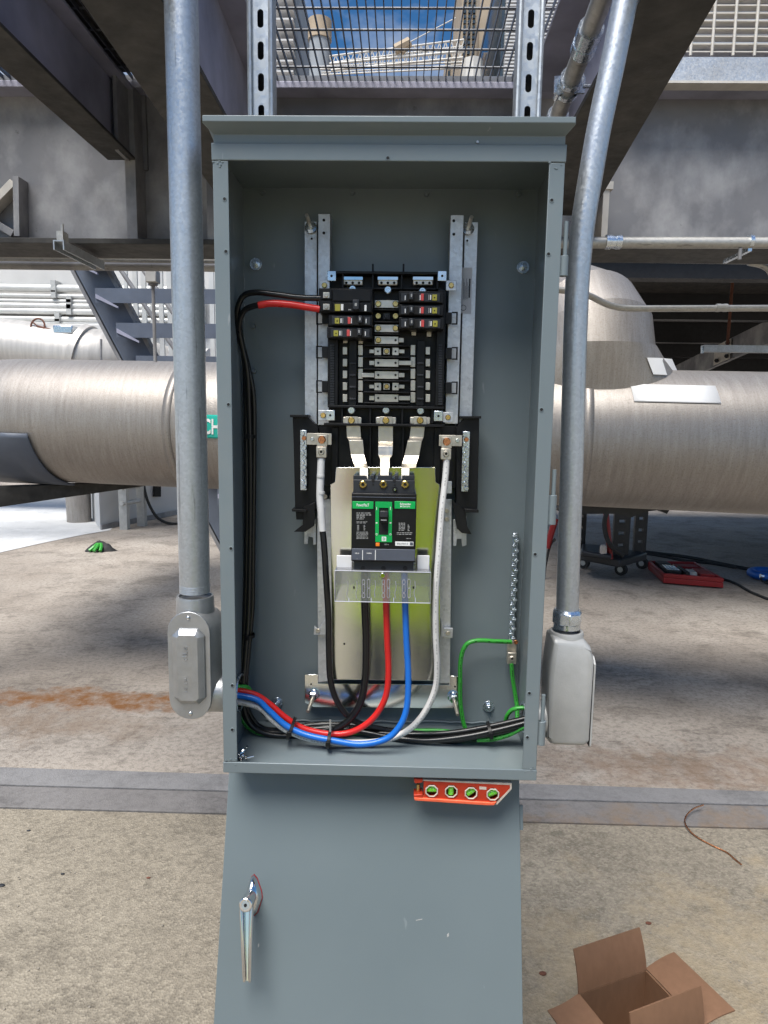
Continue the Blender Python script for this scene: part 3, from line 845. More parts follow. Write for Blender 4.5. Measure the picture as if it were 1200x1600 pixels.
for z in (.35, .55, .8): MB().cyl(Vector((pst[0].x, pst[0].y - .08, z)), Vector((pst[1].x, pst[1].y - .08, z)), .03, n=8).build('rail', MT['castgrey'], us)
p = pst[1]
MB().tube([(p.x, p.y, .8), (p.x + .1, p.y, .3), (p.x + .3, p.y + .1, .03), (p.x + .8, p.y + .3, .03), (p.x + 1.4, p.y + .7, .1)], .02, 8, 6).build('cable', MT['rubber'], us)
pd = thing('round_pedestal', 'stubby brown round pedestal on the white roof coating', 'pedestal', G(124, 819))
c = G(124, 815); rr = 19 * (c.y + 1.04) / FPX
MB().cyl((c.x, c.y, 0), (c.x, c.y, .62), rr * .96, rr, n=24).build('stub', MT['clad'], pd)
MB().box(c.x - rr * 1.6, c.x + rr * 1.3, c.y - rr, c.y + rr, .62, .70).build('cap_plate', MT['steel'], pd)

# ------------------------------------------------------------------ dark deck and steel beyond the pipe at the right
dk = thing('roof_deck', 'dark solid deck roofing over the right side beyond the girder', 'roof', (4, 6, ZG))
box(.55, 14, 3.3, 9.5, ZG + .02, ZG + .10).build('deck_sheet', MT['flange'], dk)  # shade under the deck is put into its near black colour
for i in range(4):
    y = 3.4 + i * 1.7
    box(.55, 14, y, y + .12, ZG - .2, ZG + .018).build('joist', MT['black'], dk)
box(.6, 14, 9.3, 9.4, 1.72, ZG + .018).build('added_dark_screen', MT['black'], dk)  # black sheet added to hide the sky below the deck's far end
bm_ = thing('raking_beam', 'pale raking steel beam in the dark at right edge', 'beam', P(1140, 540, 6.0))
a, b_ = P(1050, 574, 7.6), P(1260, 470, 5.0)
h = Vector((0, 0, .22))
MB().hexa([a - h, b_ - h, b_ - h + Vector((.05, .05, 0)), a - h + Vector((.05, .05, 0))], [a, b_, b_ + Vector((.05, .05, 0)), a + Vector((.05, .05, 0))]).build('web', MT['steel'], bm_)
a2, b2 = a.lerp(b_, .41), a.lerp(b_, .54)
f_ = Vector((-.02, -.03, 0))
sp2 = MB().hexa([a2 - h * .95 + f_, b2 - h * .95 + f_, b2 - h * .95, a2 - h * .95], [a2 - h * .05 + f_, b2 - h * .05 + f_, b2 - h * .05, a2 - h * .05]).build('splice_plate', MT['gratepaint'], bm_)
for fx, fz in ((.2, .2), (.8, .2), (.2, .8), (.8, .8)):
    c = a2.lerp(b2, fx) - h * fz + f_ * 1.2
    MB().cyl(c, c + Vector((-.02, -.04, 0)), .022, n=6).build('bolt', MT['black'], sp2)
sr = thing('hung_strut', 'short galvanised strut hung in the dark at right edge', 'strut', P(1150, 545, 4.4))
x0, x1, z0, z1 = rect(1100, 540, 1330, 551, 4.4)
m_ = MB(); m_.box(x0, x1, 4.4, 4.404, z0, z1); m_.box(x0, x1, 4.404, 4.46, z1 - .004, z1); m_.box(x0, x1, 4.404, 4.46, z0, z0 + .004)
m_.build('channel', MT['strut'], sr)
p = P(1138, 545, 4.45)
MB().cyl((p.x, 4.47, p.z), (p.x, 4.47, ZG), .012, n=8).build('hanger_rod', MT['rust'], sr)
MB().cyl(P(1097, 541, 4.4), P(1097, 552, 4.4), .01, n=8).build('end_bolt', MT['zinc'], sr)

# ------------------------------------------------------------------ things on the far floor
ca = G(1003, 886); cb2 = G(968, 898)
cart = thing('tool_cart', 'black wheeled cart with perforated uprights under the pipe', 'cart', (ca.x, ca.y, 0))
p00, p01, p11 = G(905, 872, .17), G(968, 884, .17), G(1011, 872, .17)
p10 = p00 + (p11 - p01)
q = [p00, p01, p11, p10]
MB().hexa([p - Vector((0, 0, .02)) for p in q], [p + Vector((0, 0, .055)) for p in q]).build('platform', MT['bplas2'], cart, bevel=.015)
for c in (G(970, 899), G(1003, 889), G(912, 888)):
    dv = (p11 - p01).normalized() * .022
    c = Vector((c.x, c.y, .06))
    w_ = MB().cyl(c - dv, c + dv, .058, n=20).build('caster', MT['rubber'], cart)
    MB().cyl(c - dv * 1.15, c + dv * 1.15, .028, n=14).build('hub', MT['castgrey'], w_)
    MB().box(c.x - .03, c.x + .03, c.y - .02, c.y + .02, .10, .155).build('fork', MT['zinc'], w_)
def perf(px0, px1, pyb, mat='black'):
    c0, c1 = G(px0, pyb, .22), G(px1, pyb, .22)
    d = c1 - c0
    m_ = MB()
    dn = Vector((0, .05, 0))
    def quad(f0, f1, z0, z1):
        a, b_ = c0 + d * f0, c0 + d * f1
        m_.hexa([(a.x, a.y, z0), (b_.x, b_.y, z0), (b_.x, b_.y + .04, z0), (a.x, a.y + .04, z0)], [(a.x, a.y, z1), (b_.x, b_.y, z1), (b_.x, b_.y + .04, z1), (a.x, a.y + .04, z1)])
    quad(0, .3, .22, 1.0); quad(.7, 1, .22, 1.0)
    z = .22
    while z < .98:
        quad(.3, .7, z, z + .085); z += .115
    m_.build('perforated_upright', MT[mat], cart, smooth=False)
perf(957, 982, 868); perf(990, 1009, 862); perf(896, 914, 858)
a, b_ = G(944, 868, .25), G(955, 860, .25)
MB().cyl(Vector((a.x + .06, a.y, .22)), Vector((a.x - .06, a.y, 1.0)), .026, n=10).build('red_handle', MT['redcase'], cart)
MB().box(a.x - .05, a.x + .01, a.y - .06, a.y, .225, .36).build('cream_bottle', MT['cream'], cart, bevel=.02)
MB().tube([(a.x + .16, a.y - .05, .26), (a.x + .02, a.y - .06, .38), (a.x - .03, a.y - .05, .58), (a.x + .05, a.y - .05, .78), (a.x + .2, a.y, .88)], .022, 8, 6).build('hose', MT['rubber'], cart)
MB().hexa([G(908, 870, .226), G(955, 876, .226), G(955, 862, .226), G(908, 858, .226)], [G(908, 870, .226) + Vector((0, 0, .06)), G(955, 876, .226) + Vector((0, 0, .05)), G(955, 862, .226) + Vector((0, 0, .06)), G(908, 858, .226) + Vector((0, 0, .06))]).build('parts_tray', MT['bplas2'], cart, bevel=.02)
# red tool case
tc0 = thing('tool_case', 'open red plastic tool case lying on the floor at right', 'tool case', G(1080, 915))
K = [G(1036, 913), G(1130, 921), G(1085, 893), G(1012, 891)]
H = [Vector((p.x, p.y, .012)) for p in K]
m_ = MB(); m_.hexa(H, [p + Vector((0, 0, .05)) for p in H])
cen = sum(H, Vector()) / 4
T = [p + Vector((0, 0, .05)) for p in H]; T2 = [p + Vector((0, 0, .085)) for p in H]
for i in range(4):
    a, b_ = T[i], T[(i + 1) % 4]; ai, bi = a.lerp(cen, .09), b_.lerp(cen, .09)
    ai.z = bi.z = a.z
    m_.hexa([a, b_, bi, ai], [p + Vector((0, 0, .04)) for p in (a, b_, bi, ai)])
m_.build('tray', MT['redcase'], tc0, bevel=.006)
def inn(u, v_): return T[0].lerp(T[1], u).lerp(T[3].lerp(T[2], u), v_)
def block(u0, u1, v0, v1, h, nm, mt):
    q = [inn(u0, v0), inn(u1, v0), inn(u1, v1), inn(u0, v1)]
    MB().hexa([p + Vector((0, 0, .001)) for p in q], [p + Vector((0, 0, h)) for p in q]).build(nm, mt, tc0, bevel=.004)
block(.1, .38, .2, .62, .05, 'socket_rack', MT['black']); block(.12, .36, .68, .92, .05, 'bit_rack', MT['black'])
block(.5, .62, .14, .36, .055, 'ratchet', MT['castgrey']); block(.45, .9, .66, .84, .035, 'raised_bed', MT['redcase']); block(.68, .92, .14, .5, .045, 'raised_bed', MT['redcase'])
for i in range(4): block(.14 + i * .06, .18 + i * .06, .25, .56, .058, 'socket', MT['zinc'])
block(.40, .46, .05, .5, .06, 'wrench', MT['black'])
MB().box(K[0].x + .3, K[0].x + .34, K[0].y - .03, K[0].y + .02, .02, .06).build('latch', MT['white'], tc0)
bl = thing('blue_reel', 'flat blue plastic reel with black leads at right edge', 'reel', G(1195, 905))
c = G(1202, 905)
MB().tube([(c.x + math.cos(i * math.pi / 10) * .16, c.y + math.sin(i * math.pi / 10) * .16, .05) for i in range(21)], .04, 10, 0).build('rim', MT['bluecase'], bl)
MB().tube([(c.x - .12, c.y - .12, .03), (c.x - .05, c.y - .3, .02), (c.x + .1, c.y - .5, .012)], .008, 6, 6).build('lead', MT['rubber'], bl)
MB().tube([(c.x - .14, c.y - .1, .03), (c.x - .17, c.y - .25, .02), (c.x - .05, c.y - .5, .012)], .008, 6, 6).build('lead', MT['rubber'], bl)
MB().cyl((c.x - .10, c.y - .13, .05), (c.x - .16, c.y - .13, .06), .02, n=8).build('clip', MT['zinc'], bl)
def floor_cable(label, pts, r):
    o = MB().tube([G(a, b_) + Vector((0, 0, r)) for a, b_ in pts], r, 8, 6).build('floor_cable', MT['rubber'])
    tag(o, label, 'cable', 'cables on the far floor')
floor_cable('black cable running from the cart to the blue reel', [(1004, 864), (1035, 868), (1075, 873), (1120, 882), (1160, 890), (1185, 895)], .018)
floor_cable('second black cable beside the one reaching the blue reel', [(1004, 866), (1040, 872), (1070, 878), (1110, 882), (1150, 889)], .014)
floor_cable('thin black cable trailing right of the red tool case', [(1128, 906), (1150, 914), (1175, 928), (1215, 944)], .012)
rb = thing('red_bar', 'red painted bar leaning beyond the right hinges', 'bar', G(857, 905))
MB().cyl(G(852, 905) + Vector((0, 0, .3)), P(868, 810, G(852, 905).y), .03, n=10).build('shaft', MT['redcase'], rb)
MB().tube([P(868, 842, G(852, 905).y), P(860, 852, G(852, 905).y), P(853, 880, G(852, 905).y), P(850, 905, G(852, 905).y)], .012, 8, 6).build('cord', MT['rubber'], rb)

# glove / rag on the floor at left
gl_ = thing('work_glove', 'crumpled black and green work glove on the floor at left', 'glove', G(157, 862))
c = G(157, 860)
def lump(cx, cy, rx, ry, h, seed, mt, nm):
    rnd = random.Random(seed)
    vs, fs, n_, m__ = [], [], 14, 5
    for i in range(m__ + 1):
        f = i / m__
        for j in range(n_):
            a = 2 * math.pi * j / n_
            w_ = (1 - f) * (1 + .22 * math.sin(3 * a + seed) + rnd.uniform(-.08, .08))
            vs.append((cx + rx * w_ * math.cos(a), cy + ry * w_ * math.sin(a), .002 + h * (1 - (1 - f) ** 2) * (1 + rnd.uniform(-.15, .15))))
    for i in range(m__):
        for j in range(n_): fs.append((i * n_ + j, i * n_ + (j + 1) % n_, (i + 1) * n_ + (j + 1) % n_, (i + 1) * n_ + j))
    fs.append(tuple(range(m__ * n_, (m__ + 1) * n_)))
    MB().add(vs, fs).build(nm, mt, gl_, ang=180)
lump(c.x, c.y, .15, .12, .10, 2, MT['rubber'], 'cuff')
for i, (dx, dy) in enumerate(((-.03, -.10), (.01, -.12), (.05, -.10), (.02, -.06))):
    MB().tube([(c.x + dx * .5, c.y + dy * .4, .08), (c.x + dx, c.y + dy * .9, .055), (c.x + dx * 1.5 - .02, c.y + dy * 1.3, .02)], .018, 8, 4).build('finger', MT['wire green'], gl_)

# ------------------------------------------------------------------ beyond the grating: crane and towers
def tower(name, label, px0, px1, pytop, y, depth, mat, floors, kind, lm='bldwhite'):
    x0, x1, z0, z1 = rect(px0, pytop, px1, pytop + 10, y)
    o = thing(name, label, 'building', ((x0 + x1) / 2, y, 0))
    box(x0, x1, y, y + depth, 0, z1).build('wall', mat, o)
    step = (P(600, 60, y).z - P(600, 60 + floors, y).z)
    z = 20.0
    while z < z1 - step * .5:
        if kind == 'balcony':
            box(x0 + (x1 - x0) * .25, x1 - (x1 - x0) * .05, y - .35, y - .02, z + step * .08, z + step * .52).build('window', MT['glass'], o)
            box(x0 + (x1 - x0) * .2, x1, y - 2.2, y - .36, z - step * .12, z + step * .06).build('balcony', MT['bldwhite'], o)
        elif kind == 'slots':
            for f in (.12, .42, .72): box(x0 + (x1 - x0) * f, x0 + (x1 - x0) * (f + .16), y - .3, y - .02, z, z + step * .55).build('window', MT['glass'], o)
        elif kind == 'louvre':
            box(x0 + .3, x1 - .3, y - .8, y - .02, z, z + step * .45).build('louvre', MT[lm], o)
        z += step
    return o
tower('apartment_tower', 'pale tower with white balconies seen through grating at left', 424, 462, -60, 90, 18, MT['bldgrey'], 16, 'balcony')
rt = thing('round_tower', 'round grey stair tower seen through grating at left', 'building', P(494, 60, 85))
x0, x1, z0, z1 = rect(478, 42, 512, 100, 85)
MB().cyl(((x0 + x1) / 2, 88, 0), ((x0 + x1) / 2, 88, z1), (x1 - x0) / 2, n=28).build('shaft', MT['bldgrey'], rt)
MB().cyl(((x0 + x1) / 2, 88, z1 + .02), ((x0 + x1) / 2, 88, z1 + 2.2), (x1 - x0) / 2 * 1.12, n=28).build('cap', MT['stone'], rt)
tower('stone_tower', 'ribbed brown stone tower seen through grating at right', 724, 748, -80, 80, 14, MT['stone'], 8, 'slots')
tower('stone_tower', 'smooth sandstone tower seen through grating at right', 753, 786, -90, 92, 14, MT['stone'], 60, 'plain')
tower('louvred_tower', 'dark louvred tower seen beside the right strut', 788, 880, -90, 70, 20, MT['glass'], 5.5, 'louvre')
tower('louvred_tower', 'grey louvred tower seen through the cream grating at top right', 1040, 1420, -120, 60, 20, MT['glass'], 7, 'louvre', 'bldgrey')
tower('brown_block', 'low brown block with dark windows behind the crane jib', 697, 722, 82, 100, 12, MT['stone'], 14, 'slots')
cr = thing('tower_crane', 'white lattice jib of a tower crane against the sky', 'crane', P(640, 300, 70))
def lattice(a0, a1, b0, b1, nseg, y, nm, r=.09):
    m_ = MB()
    A0, A1, B0, B1 = P(*a0, y), P(*a1, y), P(*b0, y), P(*b1, y)
    for off in (Vector((0, 0, 0)), Vector((0, 1.2, 0))):
        m_.cyl(A0 + off, A1 + off, r, n=6); m_.cyl(B0 + off, B1 + off, r * 1.3, n=6)
        for i in range(nseg):
            p0, p1 = A0.lerp(A1, i / nseg) + off, A0.lerp(A1, (i + 1) / nseg) + off
            q0 = B0.lerp(B1, (i + .5) / nseg) + off
            m_.cyl(p0, q0, r * .6, n=5); m_.cyl(q0, p1, r * .6, n=5)
    m_.build(nm, MT['crane'], cr)
lattice((515, 88), (725, 62), (515, 100), (725, 80), 22, 70, 'jib')
lattice((500, 104), (725, 92), (500, 108), (725, 97), 20, 74, 'counter_jib', .06)
m_ = MB(); m_.cyl(P(617, 78, 70), P(640, 66, 70), .5, n=8); m_.cyl(P(640, 66, 70), P(628, 82, 70), .3, n=8); m_.build('apex', MT['stone'], cr)
MB().cyl(P(640, 66, 70), P(712, 28, 70), .05, n=5).build('tie_line', MT['crane'], cr)
MB().cyl(P(738, 95, 70), P(738, 600, 70), 1.0, n=8).build('mast', MT['crane'], cr)

# ================================================================== THE ENCLOSURE
HW, EH, ED = .254, .965, .183
Z0, Z1 = ZB, ZB + EH
T_ = .002
FLW = .0225
en = thing('electrical_enclosure', 'open grey steel electrical enclosure mounted on two struts', 'electrical box', (0, .09, Z0))
pm = MT['paint']
box(-HW + T_, HW - T_, ED - T_, ED, Z0 + T_, Z1 - T_).build('back_panel', pm, en, smooth=False)
# left and right walls with a round conduit knock-out each (kept as frames around the opening)
LBZ = P(350, 1082, .09).z
RBZ = P(835, 1122, .09).z
def sidewall(x0, x1, zc, r):
    n_ = 24
    yc = .092
    o_ = [(0.0025, Z0), (ED, Z0), (ED, Z1), (0.0025, Z1)]
    m_ = MB()
    # four strips round a square window, then a ring closing square to circle
    a = r * 1.25
    m_.box(x0, x1, .0025, ED - T_ - .0002, Z0 + T_, zc - a); m_.box(x0, x1, .0025, ED - T_ - .0002, zc + a, Z1 - T_)
    m_.box(x0, x1, .0025, yc - a, zc - a, zc + a); m_.box(x0, x1, yc + a, ED - T_ - .0002, zc - a, zc + a)
    for i in range(n_):
        t0_, t1_ = 2 * math.pi * i / n_, 2 * math.pi * (i + 1) / n_
        def sq(t):
            k_ = a / max(abs(math.cos(t)), abs(math.sin(t)))
            return yc + k_ * math.cos(t), zc + k_ * math.sin(t)
        def ci(t): return yc + r * math.cos(t), zc + r * math.sin(t)
        q = [sq(t0_), sq(t1_), ci(t1_), ci(t0_)]
        m_.prism([(x0, y, z) for y, z in q], (x1 - x0, 0, 0))
    return m_
sidewall(-HW, -HW + T_, LBZ, .030).build('side_wall', pm, en, smooth=False)
sidewall(HW - T_, HW, RBZ, .024).build('side_wall', pm, en, smooth=False)
box(-HW + T_, HW - T_, .0025, ED - T_ - .0002, Z1 - T_, Z1).build('top_panel', pm, en, smooth=False)
box(-HW, HW, .0025, ED, Z0, Z0 + T_).build('bottom_panel', pm, en, smooth=False)
# front flanges; those with screw holes get real recesses (dark plugs set back in rims)
fl_top = box(-HW - .0015, HW + .0015, -.003, .0005, Z1 - FLW, Z1 + .001).build('front_flange', pm, en, bevel=.0012)
box(-HW - .0015, HW + .0015, -.0025, .012, Z1 - .001, Z1 + .0012).build('flange_return', pm, fl_top)
fL = box(-HW, -HW + FLW, -.0022, .0003, Z0 + .017, Z1 - FLW - .0005).build('front_flange', pm, en, bevel=.0009)
fR = box(HW - FLW, HW, -.0022, .0003, Z0 + .017, Z1 - FLW - .0005).build('front_flange', pm, en, bevel=.0009)
fB = box(-HW - .001, HW + .001, -.0028, .0004, Z0 - .002, Z0 + .0165).build('front_flange', pm, en, bevel=.0012)
def hole(px, py, parent, y=-.0024):
    p = P(px, py, y)
    m_ = MB()
    n_ = 14
    m_.loft([[Vector((p.x + r * math.cos(2 * math.pi * i / n_), yy, p.z + r * math.sin(2 * math.pi * i / n_))) for i in range(n_)] for r, yy in ((.0034, y), (.0030, y - .0006), (.0023, y - .0006))], cap=False)
    h_ = m_.build('hole_rim', pm, parent)
    MB().cyl((p.x, y - .0004, p.z), (p.x, y + .0015, p.z), .0023, n=12).build('hole', MT['dark'], h_)
for px, py in ((351, 311), (353, 393), (357, 632), (361, 857), (363, 1071), (363, 1140)): hole(px, py, fL)
for px, py in ((862, 313), (857, 397), (846, 640), (836, 866), (827, 1083), (824, 1152)): hole(px, py, fR)
hole(606, 247, fl_top, -.0032)
for cx, cz, rr in ((-HW + .012, Z1 - FLW - .003, .016), (HW - .012, Z1 - FLW - .003, .014), (-HW + .012, Z0 + .016, .012), (HW - .010, Z0 + .017, .012)):
    m_ = MB()
    for i in range(7):
        m_.ball((cx + random.uniform(-.012, .012), -.0026, cz + random.uniform(-.006, .006)), random.uniform(.0008, .0016), 6, 4, (1.5, .5, 1))
    m_.build('weld_spatter', pm, en)
# weld line across the foot of the back panel and small rivet studs
m_ = MB()
m_.tube([P(x, 1127 + (x - 600) * .012 + random.uniform(-1.2, 1.2), ED - .004) for x in range(415, 800, 12)], .0016, 6, 3)
m_.build('weld_bead', pm, en)
for px, py in ((396, 510), (397, 580), (411, 301), (551, 301), (667, 303), (810, 304)):
    p = P(px, py, ED - .004)
    MB().cyl((p.x, ED - .0085, p.z), (p.x, ED - T_ - .0001, p.z), .0032, .0045, n=12).build('stud', pm, en)
def bolt(px, py, y, r, parent, mw=None, mb=None):
    p = P(px, py, y)
    w_ = MB().cyl((p.x, y - .003, p.z), (p.x, y, p.z), r, n=24).build('washer', mw or MT['zinc'], parent, bevel=.0005)
    a = random.uniform(0, 1)
    m_ = MB()
    m_.prism([(p.x + r * .6 * math.cos(a + i * math.pi / 3), y - .0095, p.z + r * .6 * math.sin(a + i * math.pi / 3)) for i in range(6)], (0, .0063, 0))
    m_.build('bolt_head', mb or MT['zinc'], w_, bevel=.0007)
    m_ = MB().cyl((p.x, y - .0150, p.z), (p.x, y - .0098, p.z), r * .36, n=14)
    m_.build('bolt_end', MT['zinc'], w_, bevel=.0006)
    return w_
for px, py in ((400, 413), (817, 418), (433, 1097), (763, 1103)):
    bolt(px, py, ED - T_ - .0003, .0107, en)
# hood
hd = MB()
prof = [(.012, Z1 + .0014), (-.0006, Z1 + .0014), (-.0012, Z1 + .013), (-.020, Z1 + .0215), (-.022, Z1 + .0225), (-.022, Z1 + .0305), (-.018, Z1 + .0318), (ED + .004, Z1 + .038), (ED + .004, Z1 + .0014)]
hx0, hx1 = P(316, 187, -.022).x, P(900, 187, -.022).x
def hring(f, ins):
    x = f
    return [Vector((x + (ins if y > -.01 else 0), y, z)) for y, z in prof]
hd.loft([hring(hx0, .0095), hring(hx1, -.0085)])
ho = hd.build('hood', pm, en, ang=25, bevel=.0008)
p = P(746, 222, -.002)
MB().cyl((p.x, -.0035, p.z), (p.x, -.0008, p.z), .0018, n=10).build('rivet', MT['galv'], ho)
# hinges on the right edge
for px, py0, py1, py2 in ((884, 345, 399, 431), (867, 734, 774, 820), (849, 1087, 1128, 1165)):
    a, b_, c = P(px, py0, .0), P(px, py1, .0), P(px, py2, .0)
    x = HW + .0068
    hb = MB(); hb.cyl((x, .004, c.z), (x, .004, b_.z), .0062, n=18); hb.box(HW + .0003, x, .0005, .0045, c.z, b_.z)
    hb = hb.build('hinge', pm, en, bevel=.0005)
    MB().cyl((x + .0006, .004, b_.z), (x + .0006, .004, a.z), .0033, n=12).build('hinge_pin', pm, hb)

# loose screws in the corner of the enclosure
for i, (px, py, ax) in enumerate(((373, 1178, (1, .2, .35)), (381, 1172, (.6, -.3, .75)), (386, 1184, (.9, .4, .1)), (376, 1186, (.3, -.9, .2)), (379, 1181, (-.8, .3, .3)))):
    c = P(px, py, .014); c.z = max(c.z, Z0 + .006); d = Vector(ax).normalized()
    m_ = MB(); m_.cyl(c, c + d * .011, .0018, n=8); m_.cyl(c - d * .0028, c, .0022, .0042, n=12)
    o = m_.build('loose_screw', MT['chrome'])
    tag(o, 'small bright screw in the loose heap at the lower left corner of the enclosure', 'screw', 'loose screws in the enclosure corner')

# ================================================================== PANEL INTERIOR
pa_ = thing('panelboard', 'black panelboard interior with zinc rails bolted inside the enclosure', 'panelboard', P(603, 1100, .17))
YR_ = .150
def rail(px0, py0, px1, py1, y, nm='rail', mt='galv', depth=.004):
    cx = (px0 + px1) / 2
    x0, x1, z0, z1 = rect(px0, py0, px1, py1, y)
    m_ = MB(); m_.box(x0, x1, y, y + .0022, z0, z1); m_.box(x0, x0 + .0015, y + .0022, y + .026, z0, z1); m_.box(x1 - .0015, x1, y + .0022, y + .026, z0, z1)
    return m_.build(nm, MT[mt], pa_, bevel=.0005, smooth=False)
r1 = rail(476, 346, 495, 664, YR_); r2 = rail(497, 334, 515, 664, YR_ - .012)
r3 = rail(700, 336, 720, 662, YR_ - .012); r4 = rail(722, 347, 742, 664, YR_)
def dot(px, py, y, r, parent, nm='hole'):
    p = P(px, py, y)
    return MB().cyl((p.x, y - .0004, p.z), (p.x, y + .001, p.z), r, n=14).build(nm, MT['dark'], parent)
for px, py in ((506, 344), (506, 364)): dot(px, py, YR_ - .0122, .0024, r2)
for px, py in ((709, 345), (709, 366)): dot(px, py, YR_ - .0122, .0024, r3)
dot(487, 373, YR_ - .0002, .0018, r1); dot(730, 376, YR_ - .0002, .0018, r4)
# spec sticker on the right rail: printed lines
x0, x1, z0, z1 = rect(720.5, 418, 737, 490, YR_ - .0006)
sk = box(x0, x1, YR_ - .0008, YR_ - .0002, z0, z1).build('rating_sticker', M('sticker', (.52, .52, .54), .5), r4)
m_ = MB()
for i in range(6):
    xx = x0 + (x1 - x0) * (.2 + .09 * i)
    m_.box(xx, xx + .0006, YR_ - .0011, YR_ - .0009, z0 + .022 + .002 * (i % 2), z1 - .018 - .006 * (i % 3))
m_.box(x0 + (x1 - x0) * .72, x0 + (x1 - x0) * .86, YR_ - .0011, YR_ - .0009, z0 + .026, z1 - .018)
p = P(724, 481, YR_)
m_.tube([(p.x + .0045 * math.cos(i * math.pi / 8), YR_ - .001, p.z + .0045 * math.sin(i * math.pi / 8)) for i in range(17)], .0004, 4, 0)
m_.build('print', MT['bplas2'], pa_)
# threaded studs with nuts
def stud(px, py, px2, py2, y0, y1, parent=pa_):
    a, b_ = P(px, py, y0), P(px2, py2, y1)
    s_ = MB().cyl(a, b_, .0036, .0032, n=12).build('stud', MT['tin'], parent)
    d = (b_ - a).normalized()
    MB().cyl(a + d * .002, a + d * .009, .0085, n=6).build('nut', MT['zinc'], s_)
    MB().cyl(a, a + d * .002, .0105, n=20).build('washer', MT['zinc'], s_)
    return s_
stud(486, 356, 479, 336, YR_ - .001, YR_ - .035); stud(731, 358, 737, 339, YR_ - .001, YR_ - .035)

YC = .118                                                     # front of the black chassis
ch_ = MB()
x0, x1, z0, z1 = rect(511, 424, 694, 664, YC)
ch_.box(x0, x1, YC + .020, YC + .032, z0, z1)
chs = ch_.build('chassis', MT['bplas'], pa_, bevel=.001)
def cb_(px0, py0, px1, py1, y, d, nm='chassis_rib', mt='bplas', parent=None, bev=.0006):
    return pbox(px0, py0, px1, py1, y, d).build(nm, MT[mt], parent or chs, bevel=bev)
# outer frame of the chassis, top terminal compartments and bottom compartments
cb_(511, 424, 694, 428, YC - .006, .026, 'top_wall'); cb_(512, 634, 694, 638, YC - .004, .026, 'cross_wall'); cb_(506, 662, 694, 666, YC - .006, .028, 'bottom_wall')
for px in (534, 581, 626, 682): cb_(px, 428, px + 3, 452, YC - .002, .024, 'divider')
for px in (533, 577, 627, 674): cb_(px, 638, px + 3, 662, YC, .02, 'divider')
for px in (581, 629): cb_(px, 412, px + 3, 424, YC + .012, .006, 'top_spike')
cb_(534, 449, 690, 452, YC + .004, .016, 'ledge')
# side walls with serrations
for a, b_ in ((512, 528), (682, 695)):
    cb_(a, 452, b_, 634, YC + .002, .020, 'side_wall')
m_ = MB()
for s_, cx in ((1, 519), (-1, 688)):
    for i in range(24):
        x0, x1, z0, z1 = rect(cx - 3, 538 + i * 4, cx + 3, 540.5 + i * 4, YC)
        m_.box(x0, x1, YC - .001, YC + .003, z0, z1)
m_.build('serration', MT['bplas2'], chs)
# barrier columns and raised pads
for cx in (551, 657):
    cb_(cx - 6, 532, cx + 6, 634, YC + .004, .014, 'barrier_column', 'bplas')
    for i in range(4): cb_(cx - 5, 566 + i * 18.6, cx + 5, 569 + i * 18.6, YC + .0015, .004, 'pad', 'bplas2')
for py in (540, 558, 577, 595, 613, 630): cb_(568, py - 1, 640, py + 1, YC - .002, .02, 'barrier_fin')
for py in (484, 503, 522): cb_(584, py - 1, 624, py + 1, YC - .002, .02, 'barrier_fin')
# contact fingers
def tinbox(px0, py0, px1, py1, y, d=.003, nm='contact_finger', parent=None, bev=.0004, mt='tin'):
    return pbox(px0, py0, px1, py1, y, d).build(nm, MT[mt], parent or pa_, bevel=bev)
for i in range(5):
    y = 540 + i * 18.5
    tinbox(535.5, y + 2, 542.5, y + 14, YC + .010); tinbox(665, y + 2, 672, y + 14, YC + .010)
    tinbox(559.5, y - 1, 567, y + 15, YC + .012); tinbox(641.5, y - 1, 649, y + 15, YC + .012)
tinbox(667, 515, 674, 526, YC + .012); tinbox(643, 514, 650, 524, YC + .012); tinbox(536, 530, 543, 536, YC + .012); tinbox(560, 530, 567, 537, YC + .012)
